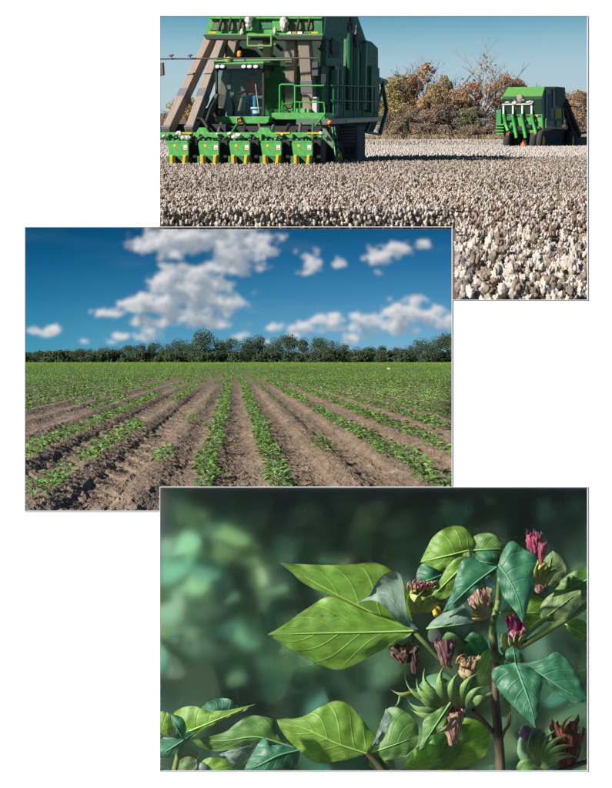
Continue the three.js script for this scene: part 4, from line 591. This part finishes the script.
// ---------------------------------------------------------------- lower opening: leaves, buds and wilted flowers close by, foliage behind an added blurring pane
{
  const R = rng(9), at = (px, py, D) => V((px - CX) * (D + .7) / F, (CY - py) * (D + .7) / F, -D - .7);
  // foliage behind, trimmed flat along its top
  const leafG = (() => { const s = new THREE.Shape(); s.moveTo(0, 0); s.bezierCurveTo(.5, -.15, .75, .35, .35, .65); s.quadraticCurveTo(.12, .8, 0, 1.1); s.quadraticCurveTo(-.12, .8, -.35, .65); s.bezierCurveTo(-.75, .35, -.5, -.15, 0, 0); const g = new THREE.ShapeGeometry(s, 5), p = g.attributes.position; for (let i = 0; i < p.count; i++) p.setZ(i, .18 * p.getX(i) ** 2 - .12 * p.getY(i) ** 2); g.computeVertexNormals(); return g; })();
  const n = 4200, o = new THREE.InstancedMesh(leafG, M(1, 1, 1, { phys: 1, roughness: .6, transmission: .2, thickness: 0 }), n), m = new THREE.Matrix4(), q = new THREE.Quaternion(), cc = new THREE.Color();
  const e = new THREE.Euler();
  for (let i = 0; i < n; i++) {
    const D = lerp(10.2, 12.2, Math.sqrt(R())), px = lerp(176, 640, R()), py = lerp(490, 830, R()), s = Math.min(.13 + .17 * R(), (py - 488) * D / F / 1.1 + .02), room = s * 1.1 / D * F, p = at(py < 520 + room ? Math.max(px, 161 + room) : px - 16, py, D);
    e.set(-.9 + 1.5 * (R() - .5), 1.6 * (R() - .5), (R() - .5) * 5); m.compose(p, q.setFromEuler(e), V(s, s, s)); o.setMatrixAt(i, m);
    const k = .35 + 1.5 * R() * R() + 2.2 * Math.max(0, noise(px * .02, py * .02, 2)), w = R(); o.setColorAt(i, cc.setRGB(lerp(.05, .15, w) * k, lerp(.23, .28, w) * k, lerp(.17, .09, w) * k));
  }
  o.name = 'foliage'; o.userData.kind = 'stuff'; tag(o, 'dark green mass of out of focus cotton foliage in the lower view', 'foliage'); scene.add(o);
  { // dark sheet added behind the leaves to keep their gaps dark
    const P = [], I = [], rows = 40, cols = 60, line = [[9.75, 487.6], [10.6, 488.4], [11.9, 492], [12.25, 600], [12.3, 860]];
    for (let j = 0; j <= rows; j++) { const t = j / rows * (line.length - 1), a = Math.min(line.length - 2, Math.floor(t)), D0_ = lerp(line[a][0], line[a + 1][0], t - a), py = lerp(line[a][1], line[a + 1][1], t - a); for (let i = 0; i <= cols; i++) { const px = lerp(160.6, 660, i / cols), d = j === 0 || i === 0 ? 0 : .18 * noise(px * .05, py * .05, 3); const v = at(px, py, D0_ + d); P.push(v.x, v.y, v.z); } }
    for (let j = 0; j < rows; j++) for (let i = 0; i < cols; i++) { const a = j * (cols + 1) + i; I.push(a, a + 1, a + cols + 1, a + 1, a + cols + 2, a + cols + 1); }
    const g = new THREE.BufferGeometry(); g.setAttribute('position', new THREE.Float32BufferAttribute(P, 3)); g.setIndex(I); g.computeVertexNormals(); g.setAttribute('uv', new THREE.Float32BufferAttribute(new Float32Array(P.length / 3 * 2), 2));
    const h = part('foliage_backing', g, M(.012, .035, .022, { roughness: 1 }), scene); h.userData.kind = 'stuff'; tag(h, 'dark backing sheet behind the foliage in the lower view', 'foliage_backing');
  }
  { const a = at(160, 487, 9.6), b = at(640, 487, 9.6); const c = at(-620, 514, 9.6), g = new THREE.ExtrudeGeometry(new THREE.Shape([[a.x, a.y], [b.x, b.y], [b.x, GROUND], [c.x, GROUND], [c.x, c.y], [a.x, c.y]].map(p => new THREE.Vector2(...p))), { depth: .02, bevelEnabled: false }).translate(0, 0, a.z - .02);  // pane added to blur the foliage; hidden left wing keeps sun off it
    tag(part('added_glass_pane', g, M(1, 1, 1, { phys: 1, transmission: 1, roughness: .29, thickness: .02, ior: 1.28, specularIntensity: 0 }), scene), 'large added hazy pane blurring the foliage in the lower view', 'pane'); }

  // leaves
  const veinTex = (seed) => {
    const f = (u, v) => { const s = Math.abs(v - .5) * 2, mid = Math.exp(-((s / .028) ** 2)); let lat = 0; const q = (u - s * .34) * 6.2 + seed * .3, d = Math.abs(q - Math.round(q)); lat = Math.exp(-((d / .045) ** 2)) * sstep(1, .75, s) * sstep(0, .1, u); const q2 = (u + s * .8) * 21 + 2.5 * noise(u * 9, v * 9, seed), d2 = Math.abs(q2 - Math.round(q2)), fine = Math.exp(-((d2 / .14) ** 2)) * .3; return [mid, lat, fine, s]; };
    const map = tex(320, 256, (u, v) => { const [a, b, c, s] = f(u, v), n = fbm(u * 7, v * 7, seed, 4), n2 = fbm(u * 40, v * 40, seed + 3, 2), k = .74 + .2 * n + .1 * n2, w = clamp(a * .85 + b * .45 + c * .16), ed = sstep(.965, .995, s), sp = sstep(.42, .5, fbm(u * 13, v * 13, seed + 8, 3) + .1); let col = [lerp(k, 1, w), lerp(k, 1, w * .85), lerp(k * .95, .95, w)]; col = col.map((x, i) => lerp(x, [.62, .36, .3][i], Math.max(ed * .8, sp * .6))); return col; }, true, false);
    const bump = tex(320, 256, (u, v) => { const [a, b, c] = f(u, v), h = .5 - .35 * a - .22 * b - .1 * c + .1 * fbm(u * 12, v * 12, seed, 3); return [h, h, h]; }, false, false);
    return { map, bump };
  };
  const veins = [1, 2, 3].map(veinTex);
  const leafMat = (r, g, b, k, o = {}) => M(r, g, b, { phys: 1, map: veins[k].map, bumpMap: veins[k].bump, bumpScale: .012, roughness: .55, transmission: .34, thickness: 0, ...o });
  const MAT = { lime: [0, 1, 2].map(k => leafMat(.4, .8, .1, k, { transmission: .5 })), green: [0, 1, 2].map(k => leafMat(.2, .46, .1, k)), teal: [0, 1, 2].map(k => leafMat(.07, .34, .18, k, { roughness: .5 })), silver: [0, 1, 2].map(k => leafMat(.33, .5, .42, k, { transmission: .2 })), pale: [0, 1, 2].map(k => leafMat(.38, .58, .24, k)) };
  let count = 0;
  const curve = (pts, n) => { const c = new THREE.CatmullRomCurve3(pts.map(([x, y]) => V(x, y, 0)), false, 'centripetal'); return c.getSpacedPoints(n); };
  function leaf(parent, kind, D, base, tip, L, Rr, o = {}) {     // outlines run from base to tip
    const { fold = .12, tipD = 0, mid = [], wave = .02, name = 'leaf', ox = 0, oy = 0, sc = 1, bow = .1 } = o, tr = ([x, y]) => [ox + x / sc, oy + y / sc];
    const n = 26, k = 9, m = curve([base, ...mid, tip].map(tr), n), a = curve([base, ...L, tip].map(tr), n), b = curve([base, ...Rr, tip].map(tr), n), P = [], U = [], I = [], seed = ++count;
    for (let i = 0; i <= n; i++) for (let j = -k; j <= k; j++) {
      const s = Math.abs(j) / k, e = j < 0 ? a[i] : b[i], x = lerp(m[i].x, e.x, s), y = lerp(m[i].y, e.y, s), w = Math.hypot(e.x - m[i].x, e.y - m[i].y) / F * D, t = i / n;
      const d = D + tipD * t * t - bow * Math.sin(Math.PI * t) * .5 + fold * s * s * w * 3 * (j < 0 ? 1 : (o.asym ?? 1)) + wave * s * noise(x * .09 + seed, y * .09, j < 0 ? 1 : 4) * 2;
      const v = at(x, y, d); P.push(v.x, v.y, v.z); U.push(t, .5 + .5 * j / k);
    }
    const c = 2 * k + 1; for (let i = 0; i < n; i++) for (let j = 0; j < c - 1; j++) { const q = i * c + j; I.push(q, q + 1, q + c, q + 1, q + c + 1, q + c); }
    const g = new THREE.BufferGeometry(); g.setAttribute('position', new THREE.Float32BufferAttribute(P, 3)); g.setAttribute('uv', new THREE.Float32BufferAttribute(U, 2)); g.setIndex(I); g.computeVertexNormals();
    const mesh = part(name, g, MAT[kind][seed % 3], parent);
    if (o.rib !== false) { const c3 = m.map((p, i) => { const t = i / n; return at(p.x, p.y, D + tipD * t * t - bow * Math.sin(Math.PI * t) * .5 - .004); }).filter((_, i) => i % 3 === 0 && i < n - 2); part('midrib', tubeGeo(c3, .006, 6, 24, .002), kind === 'lime' ? M(.34, .5, .12) : kind === 'teal' ? M(.1, .28, .15) : M(.22, .38, .14), mesh); }
    return mesh;
  }
  const stemMat = tex(64, 256, (u, v) => { const n = .8 + .4 * fbm(u * 8, v * 30, 2, 3); return [n, n * .98, n * .95]; });
  const STEM = M(.2, .3, .09, { map: stemMat, roughness: .6 }), STEMB = M(.15, .115, .07, { map: stemMat, roughness: .65 });
  const stalk = (parent, pts, r0, r1, mm, name = 'stem') => part(name, tubeGeo(pts.map(([x, y, d]) => at(x, y, d)), r0, 9, pts.length * 8, r1), mm, parent);
  const Z2 = { ox: 370, oy: 500, sc: 2.66 }, Z3 = { ox: 370, oy: 640, sc: 2.66 }, ZA = { ox: 260, oy: 550, sc: 3.4 }, ZB = { ox: 160, oy: 690, sc: 4.37 }, ZC = { ox: 280, oy: 690, sc: 3.825 };

  // the main plant
  const A = thing('cotton_plant', 'tall cotton plant with big leaves and wilted pink flowers in the lower view', 'cotton plant', 'large cotton plants of the lower view');
  stalk(A, [[499.5, 584, 8.8], [497.5, 605, 8.8], [493, 622, 8.8], [492.5, 640, 8.8], [496, 662, 8.8]], .018, .026, STEM);
  stalk(A, [[492.5, 632, 8.81], [494.2, 650, 8.8], [496.5, 672, 8.82], [494.4, 690, 8.79], [496.4, 712, 8.8], [498, 735, 8.78], [499.4, 752, 8.8], [501, 790, 8.8], [503, 1010, 8.8]], .026, .045, STEMB, 'stem');
  stalk(A, [[498, 738, 8.8], [486, 724, 8.75], [473, 710, 8.65]], .018, .013, STEMB, 'branch'); stalk(A, [[493, 692, 8.8], [480, 702, 8.7], [463, 706, 8.6]], .016, .02, STEM, 'branch');
  stalk(A, [[497, 662, 8.8], [515, 650, 8.85], [545, 632, 8.9], [590, 603, 9]], .02, .024, STEM, 'branch'); stalk(A, [[520, 640, 8.85], [540, 622, 8.9], [556, 614, 8.95]], .022, .014, STEM, 'branch');
  stalk(A, [[500, 742, 8.8], [504, 732, 8.75], [509, 724, 8.72], [510, 714, 8.7]], .014, .008, STEMB, 'branch'); stalk(A, [[411, 629, 8.5], [424, 642, 8.5], [438, 656, 8.55], [450, 668, 8.6]], .014, .02, STEM, 'petiole');
  stalk(A, [[497.5, 566, 8.55], [499, 580, 8.7], [498, 600, 8.8]], .012, .016, STEM, 'petiole'); stalk(A, [[468, 549, 8.95], [470, 560, 8.95], [480, 580, 8.9], [494, 610, 8.85]], .016, .014, STEM, 'petiole'); stalk(A, [[515, 664, 8.4], [505, 668, 8.5], [496, 672, 8.75]], .013, .016, STEM, 'petiole');
  // big three-lobed leaf on the left
  leaf(A, 'lime', 8.55, [520, 275], [65, 43], [[515, 215], [490, 115], [450, 68], [390, 42], [330, 46], [230, 50], [130, 47]], [[430, 235], [330, 197], [240, 158], [165, 122], [138, 106], [108, 76]], { ...ZA, mid: [[430, 236], [300, 172], [150, 90]], fold: .14, tipD: -.1 });
  leaf(A, 'lime', 8.48, [520, 275], [25, 288], [[460, 245], [380, 215], [300, 180], [240, 155], [150, 205], [80, 255]], [[510, 290], [450, 322], [380, 358], [320, 392], [262, 408], [210, 395], [150, 362], [80, 322]], { ...ZA, mid: [[400, 279], [200, 283]], fold: .08, tipD: -.12 });
  leaf(A, 'silver', 8.36, [540, 272], [317, 186], [[510, 255], [495, 190], [485, 105], [470, 74], [420, 84], [390, 120], [370, 155]], [[500, 262], [455, 228], [420, 190], [385, 172], [350, 174]], { ...ZA, mid: [[470, 190], [410, 145]], fold: -.25, tipD: .05, rib: false });
  leaf(A, 'silver', 8.35, [150, 342], [276, 326], [[165, 322], [195, 300], [235, 268], [260, 295]], [[180, 340], [215, 326], [250, 322]], { ...Z2, fold: .2 });
  leaf(A, 'silver', 8.6, [108, 356], [62, 388], [[95, 352], [75, 366]], [[110, 372], [85, 392]], { ...Z2, rib: false });
  leaf(A, 'lime', 8.7, [262, 134], [133, 166], [[276, 122], [270, 96], [245, 70], [208, 71], [168, 98], [150, 130]], [[252, 150], [225, 175], [200, 192], [172, 182]], { ...Z2, fold: .1 });
  leaf(A, 'green', 8.74, [262, 134], [366, 128], [[268, 104], [290, 90], [320, 88], [345, 104]], [[280, 145], [310, 158], [345, 150]], { ...Z2 });
  leaf(A, 'lime', 8.5, [262, 160], [158, 264], [[245, 150], [214, 166], [188, 208]], [[262, 190], [240, 225], [200, 262]], { ...Z2 });
  leaf(A, 'teal', 8.36, [337, 178], [192, 302], [[300, 168], [265, 150], [246, 158], [228, 205], [215, 250]], [[335, 195], [312, 210], [275, 248], [235, 285]], { ...Z2, mid: [[280, 220]], fold: .16, tipD: -.08 });
  leaf(A, 'teal', 8.42, [338, 172], [276, 160], [[338, 148], [318, 134], [295, 140]], [[325, 176], [305, 176]], { ...Z2 });
  leaf(A, 'teal', 8.3, [341, 172], [408, 332], [[352, 138], [376, 107], [410, 130], [446, 150], [434, 195], [441, 225], [426, 262]], [[338, 195], [345, 235], [360, 265], [385, 295]], { ...Z2, mid: [[372, 215], [395, 268]], fold: .14, tipD: -.1 });
  leaf(A, 'pale', 8.95, [466, 230], [486, 134], [[455, 200], [462, 160]], [[500, 225], [522, 190], [508, 152]], { ...Z2 }); leaf(A, 'green', 8.7, [600, 200], [484, 260], [[580, 178], [545, 188], [505, 215]], [[580, 232], [535, 244], [500, 255]], { ...Z2, fold: .1 });
  leaf(A, 'lime', 9.05, [345, 300], [475, 300], [[385, 272], [430, 250], [465, 268]], [[380, 325], [420, 345], [455, 335]], { ...Z2 }); leaf(A, 'teal', 8.98, [190, 200], [126, 225], [[165, 182], [138, 170], [124, 195]], [[186, 228], [150, 240]], { ...Z2 });
  leaf(A, 'lime', 9.1, [520, 330], [592, 372], [[545, 315], [580, 330]], [[530, 355], [560, 372]], { ...Z2 }); leaf(A, 'green', 9.1, [190, 372], [258, 392], [[205, 352], [235, 362]], [[205, 395], [235, 402]], { ...Z2, rib: false });
  leaf(A, 'teal', 9.12, [250, 372], [318, 440], [[275, 350], [312, 380]], [[252, 410], [280, 440]], { ...Z2, rib: false }); leaf(A, 'pale', 9.08, [330, 392], [290, 500], [[355, 420], [340, 480]], [[305, 400], [280, 450]], { ...Z2, rib: false }); leaf(A, 'green', 9.1, [345, 395], [395, 420], [[360, 382], [385, 392]], [[355, 412], [380, 425]], { ...Z2, rib: false });
  leaf(A, 'pale', 8.95, [455, 322], [560, 240], [[452, 285], [478, 252], [520, 238]], [[490, 322], [530, 312], [562, 275]], { ...Z2 });
  // lower leaf
  leaf(A, 'teal', 8.28, [385, 60], [441, 236], [[335, 72], [322, 92], [345, 138], [392, 188]], [[425, 72], [456, 102], [450, 165], [445, 205]], { ...Z3, mid: [[408, 120], [430, 185]], fold: .12, tipD: -.12 });
  leaf(A, 'teal', 8.33, [392, 62], [579, 161], [[430, 58], [470, 44], [497, 29], [532, 62], [562, 112]], [[420, 78], [455, 98], [500, 142], [542, 168]], { ...Z3, mid: [[450, 88], [520, 135]], fold: .12, tipD: -.05 });
  leaf(A, 'teal', 8.36, [388, 62], [380, 14], [[362, 52], [362, 28]], [[408, 58], [398, 30]], { ...Z3, fold: .2 });
  leaf(A, 'green', 8.3, [214, 166], [129, 296], [[180, 185], [142, 214], [138, 255]], [[212, 190], [195, 228], [165, 265]], { ...Z3, tipD: -.1 });
  leaf(A, 'green', 8.5, [385, 350], [450, 348], [[400, 320], [430, 318]], [[400, 362], [430, 362]], { ...Z3, rib: false }); leaf(A, 'pale', 9.1, [330, 170], [375, 190], [[345, 150], [370, 160]], [[340, 195], [360, 205]], { ...Z3, rib: false });
  leaf(A, 'lime', 9.2, [120, 330], [320, 250], [[150, 270], [220, 210], [290, 215]], [[170, 350], [250, 340], [310, 300]], { ...Z3, rib: false }); leaf(A, 'green', 9.15, [160, 350], [235, 200], [[150, 290], [190, 230]], [[220, 330], [250, 260]], { ...Z3, rib: false });
  // buds, bolls and flowers
  const bract = (parent, c, dir, len, w, mm, D) => { // a slim pointed leaf that starts at a bud's foot
    const [x, y] = c, g = leafPoints(x, y, dir, len, w, D); part('bract', g, mm, parent);
  };
  function leafPoints(x, y, a, len, w, D) { const P = [], I = [], U = [], n = 12; for (let i = 0; i <= n; i++) { const t = i / n, k = w * Math.sin(Math.PI * Math.pow(t, .6)) * (1 - .3 * t) + .2 * (1 - t), bend = .5 * t * t, ca = Math.cos(a + bend), sa = Math.sin(a + bend); for (const s of [-1, 0, 1]) { const v = at(x + ca * len * t - sa * s * k, y + sa * len * t + ca * s * k, D - .12 * Math.sin(t * 2.4) + (s ? .035 : 0)); P.push(v.x, v.y, v.z); U.push(t, .5 + s / 2); } } for (let i = 0; i < n; i++) for (let j = 0; j < 2; j++) { const q = i * 3 + j; I.push(q, q + 1, q + 3, q + 1, q + 4, q + 3); } const g = new THREE.BufferGeometry(); g.setAttribute('position', new THREE.Float32BufferAttribute(P, 3)); g.setAttribute('uv', new THREE.Float32BufferAttribute(U, 2)); g.setIndex(I); g.computeVertexNormals(); return g; }
  const BR = leafMat(.4, .7, .22, 1, { transmission: .2 }), BRL = leafMat(.5, .62, .16, 0, { transmission: .2 }), BODY = M(.1, .25, .12, { roughness: .5, map: dirtTex });
  const streak = tex(128, 128, (u, v) => { const n = fbm(u * 22, v * 3, 4, 3), m = fbm(u * 5, v * 5, 9, 3), k = .72 + .5 * n + .4 * m; return [k, k * (.96 + .1 * m), k * (.94 - .1 * m)]; }, true, false);
  const petals = (parent, px, py, w, h, D, cols, seed, nm = 'petal') => {
    const q = rng(seed), c = at(px, py, D), W = w / F * D * 1.3, H = h / F * D * 1.2;
    for (let i = 0; i < 6; i++) {
      const P = [], U = [], I = [], n = 16, k = 20, lean = (q() - .5) * .9, spread = .45 + .5 * q(), tall = .75 + .45 * q(), a0 = i * 1.05 + q();
      for (let a = 0; a <= n; a++) for (let b = 0; b <= k; b++) {
        const u = a / n * 2 - 1, v = b / k, ang = a0 + u * .95 + v * .7, ruck = noise(u * 3.2 + seed, v * 2.2, i * 3.1) + .6 * noise(u * 8 + i, v * 5, seed), r = W * .5 * (.3 + spread * v * (1.25 - .55 * v)) * (1 + .38 * ruck);
        P.push(c.x + Math.cos(ang) * r + lean * v * W * .3, c.y + ((v - .5) * tall + .13 * v * noise(u * 4 + i * 2, seed, 1) * 2) * H + .1 * H * ruck * v, c.z + Math.sin(ang) * r * .8); U.push(a / n, v);
      }
      for (let a = 0; a < n; a++) for (let b = 0; b < k; b++) { const t = a * (k + 1) + b; I.push(t, t + 1, t + k + 1, t + 1, t + k + 2, t + k + 1); }
      const g = new THREE.BufferGeometry(); g.setAttribute('position', new THREE.Float32BufferAttribute(P, 3)); g.setAttribute('uv', new THREE.Float32BufferAttribute(U, 2)); g.setIndex(I); g.computeVertexNormals();
      part(nm, g, M(...cols[i % cols.length].map(x => Math.min(.9, x * 1.9)), { phys: 1, roughness: .7, map: streak, transmission: .3, thickness: 0, sheen: .3 }), parent);
    }
  };
  const group = (n, p = A) => { const g = new THREE.Group(); g.name = n; p.add(g); return g; };
  const ell = (parent, nm, px, py, rx, ry, D, mm, seed, tilt = 0, amp = .05) => { const g = lump(rx / F * D, ry / F * D, rx / F * D * .9, seed, amp, 2, 4); g.rotateZ(tilt); const v = at(px, py, D); g.translate(v.x, v.y, v.z); return part(nm, g, mm, parent); };
  { const b = group('bud'); ell(b, 'body', 421, 599, 15, 14, 8.62, M(.34, .42, .09, { map: dirtTex, roughness: .6 }), 1, 0, .12); petals(b, 420, 587, 20, 8, 8.58, [[.4, .16, .24], [.3, .12, .2], [.45, .3, .2]], 3); for (let k = 0; k < 7; k++) bract(b, [409 + k * 3.6, 592], -1.9 + k * .14, 12 + (k % 3) * 3, 1.1, M(.5, .25, .14), 8.56); for (let k = 0; k < 4; k++) bract(b, [419 + k * 2, 612], -2.5 + k * .55, 22, 5, BRL, 8.5); ell(b, 'bract', 437, 612, 5, 8, 8.58, M(.6, .42, .04), 4, .3, .2); }
  { const b = group('flower'); petals(b, 480, 602, 24, 24, 8.84, [[.46, .28, .26], [.5, .4, .28], [.42, .2, .22], [.52, .46, .34]], 12); for (let k = 0; k < 5; k++) bract(b, [490, 614], 2.6 + k * .28, 24, 3, M(.34, .26, .1), 8.74); }
  { const b = group('flower'); petals(b, 516, 628, 15, 17, 8.55, [[.5, .03, .14], [.55, .05, .18], [.42, .02, .11]], 23); petals(b, 516, 638, 16, 15, 8.53, [[.5, .2, .3], [.45, .15, .26]], 27); for (let k = 0; k < 3; k++) bract(b, [518, 650], -2.6 + k * .5, 18, 3, BRL, 8.58); ell(b, 'bract', 505, 641, 4.5, 9, 8.6, M(.4, .42, .12), 8, 0, .3); }
  { const b = group('flower'); petals(b, 534, 545, 14, 20, 8.6, [[.2, .06, .1], [.4, .06, .14], [.12, .05, .07]], 33); petals(b, 541, 554, 7, 20, 8.58, [[.42, .08, .16], [.3, .07, .12]], 36); ell(b, 'body', 541, 572, 9, 13, 8.66, M(.46, .45, .12, { map: dirtTex }), 9, .2, .1); for (let k = 0; k < 4; k++) bract(b, [538 + k * 2, 585], -1.9 + k * .25, 26, 4.2, BRL, 8.6); }
  { const b = group('bud'); petals(b, 539, 588, 11, 8, 8.7, [[.5, .26, .24], [.42, .2, .2], [.5, .38, .26]], 41); }
  { const b = group('bud'); ell(b, 'body', 434, 635, 7, 8, 8.9, M(.5, .38, .5), 11, 0, .15); }
  { const b = group('withered_flower'); petals(b, 402, 655, 26, 16, 8.5, [[.1, .05, .04], [.15, .08, .06], [.07, .035, .03]], 51); petals(b, 414, 664, 10, 16, 8.5, [[.1, .05, .04], [.13, .04, .05]], 55); }
  { const b = group('flower'); ell(b, 'body', 467, 672, 9, 9, 8.5, M(.5, .38, .2, { map: dirtTex, roughness: .7 }), 13, .5, .12); petals(b, 467, 670, 20, 22, 8.5, [[.5, .4, .22], [.44, .34, .18], [.52, .43, .27]], 66); petals(b, 445, 653, 18, 20, 8.47, [[.2, .1, .12], [.28, .17, .14], [.16, .08, .1]], 61); for (let k = 0; k < 3; k++) bract(b, [456, 664], -1.3 + k * .35, 14, 1.2, M(.5, .28, .12), 8.42); }
  { const b = group('boll'); ell(b, 'body', 438, 690, 23, 18, 8.52, BODY, 14, .3, .06); for (const [x, y, a, l, w] of [[446, 708, -2.85, 42, 8], [448, 707, -2.6, 46, 8], [452, 706, -2.25, 42, 8], [456, 707, -1.95, 36, 7], [462, 707, -1.6, 38, 7], [466, 708, -1.3, 30, 6], [444, 709, 2.9, 38, 6], [446, 710, 2.7, 36, 6], [468, 704, -.7, 22, 7], [440, 702, -3.0, 44, 4]]) bract(b, [x, y], a, l, w, BR, 8.42); bract(b, [420, 690], 2.7, 30, 3.5, BRL, 8.44); bract(b, [400, 694], 1.6, 16, 1.4, BRL, 8.45); }
  { const b = group('withered_flower'); petals(b, 453, 727, 20, 28, 8.42, [[.4, .22, .18], [.34, .2, .14], [.42, .28, .2]], 71); bract(b, [458, 712], 1.9, 30, 5, M(.36, .24, .16), 8.38); }
  { const b = group('boll'); ell(b, 'body', 533, 747, 17, 20, 9.1, M(.16, .3, .16, { map: dirtTex }), 16, -.2, .1); for (let k = 0; k < 6; k++) bract(b, [545 - k * 2, 772], -2.3 + k * .3, 46, 8, BR, 9); ell(b, 'tip', 526, 733, 7, 8, 9.05, M(.26, .13, .2), 18, 0, .3); }
  { const b = group('withered_flower'); petals(b, 568, 748, 30, 38, 9.1, [[.26, .09, .05], [.32, .13, .08], [.2, .07, .04]], 81); bract(b, [562, 735], -1.5, 24, 1.6, M(.35, .1, .06), 9.05); }
  stalk(A, [[502, 775, 8.82], [540, 778, 8.9], [568, 768, 9], [596, 758, 9.1]], .02, .016, STEMB, 'branch');

  // the broad leaves low in the middle
  const B = thing('cotton_plant', 'broad lime green cotton leaves low in the middle of the lower view', 'cotton plant', 'large cotton plants of the lower view');
  leaf(B, 'lime', 8.8, [332, 243], [-12, 112], [[368, 190], [345, 155], [312, 108], [262, 52], [212, 40], [150, 66], [80, 104]], [[250, 268], [130, 275], [50, 210], [0, 150]], { ...ZC, mid: [[220, 205], [100, 150]], fold: .1 });
  leaf(B, 'green', 8.86, [340, 243], [530, 175], [[378, 200], [408, 140], [408, 72], [452, 66], [500, 96], [528, 138]], [[400, 268], [470, 256], [520, 215]], { ...ZC, mid: [[430, 212]], fold: .14 });
  leaf(B, 'silver', 8.7, [352, 212], [405, 70], [[385, 200], [412, 150], [428, 105]], [[372, 190], [398, 140]], { ...ZC, fold: .1, rib: false }); leaf(B, 'green', 8.9, [345, 248], [440, 300], [[380, 250], [430, 262]], [[340, 290], [390, 310]], { ...ZC, rib: false }); leaf(B, 'lime', 9.05, [470, 300], [612, 215], [[500, 240], [560, 205]], [[530, 315], [600, 280]], { ...ZC, rib: false });
  stalk(B, [[366, 752, 8.8], [376, 762, 8.82], [386, 776, 8.84], [400, 850, 8.84], [406, 1010, 8.84]], .018, .04, STEMB, 'stem');
  // the plant at the lower left
  const C = thing('cotton_plant', 'low cotton plant with curled teal leaves at the lower left corner', 'cotton plant', 'large cotton plants of the lower view');
  leaf(C, 'lime', 8.72, [104, 190], [418, 61], [[70, 150], [56, 104], [100, 76], [150, 69], [210, 90], [300, 86]], [[130, 208], [190, 180], [270, 132], [362, 96]], { ...ZB, mid: [[200, 150], [310, 105]], fold: .12 });
  leaf(C, 'teal', 8.85, [300, 90], [180, 76], [[352, 78], [320, 46], [270, 35], [218, 46]], [[250, 92], [210, 92]], { ...ZB, rib: false });
  leaf(C, 'green', 8.55, [580, 250], [134, 216], [[540, 225], [508, 180], [500, 130], [450, 114], [400, 111], [340, 140], [290, 180], [200, 206]], [[480, 232], [400, 230], [330, 256], [230, 268], [170, 246]], { ...ZB, mid: [[420, 205], [280, 222]], fold: .12 });
  leaf(C, 'teal', 8.4, [612, 262], [364, 357], [[540, 240], [480, 236], [456, 206], [402, 278]], [[600, 320], [540, 365], [450, 372]], { ...ZB, mid: [[520, 285], [440, 325]], fold: .2 });
  leaf(C, 'teal', 8.5, [158, 184], [-10, 292], [[120, 180], [85, 214], [40, 205], [0, 214]], [[112, 232], [60, 288], [20, 298]], { ...ZB, fold: .14 }); leaf(C, 'teal', 8.45, [100, 214], [38, 102], [[70, 205], [72, 150]], [[114, 180], [100, 124]], { ...ZB, fold: .2 });
  leaf(C, 'silver', 8.75, [410, 252], [258, 282], [[350, 250], [300, 265]], [[385, 298], [320, 322]], { ...ZB, rib: false }); leaf(C, 'lime', 9, [0, 200], [30, 95], [[-10, 150], [0, 95]], [[45, 195], [62, 140]], { ...ZB, rib: false });
  leaf(C, 'lime', 9, [170, 360], [330, 330], [[190, 305], [260, 295]], [[230, 380], [310, 370]], { ...ZB, rib: false }); leaf(C, 'pale', 8.95, [60, 360], [160, 300], [[70, 320], [120, 290]], [[110, 365], [160, 340]], { ...ZB, rib: false }); leaf(C, 'silver', 8.98, [120, 360], [240, 345], [[140, 320], [200, 322]], [[160, 380], [220, 370]], { ...ZB, rib: false });
  stalk(C, [[184, 738, 8.55], [179, 752, 8.6], [174, 775, 8.6], [172, 860, 8.6], [172, 1020, 8.6]], .016, .035, STEM, 'stem'); stalk(C, [[291, 748, 8.5], [262, 790, 8.6], [200, 900, 8.6], [174, 1000, 8.6]], .014, .03, STEM, 'stem');
}
scene.traverse(o => { if (o.isMesh) { o.castShadow = true; o.receiveShadow = true; } });
renderer.render(scene, camera);
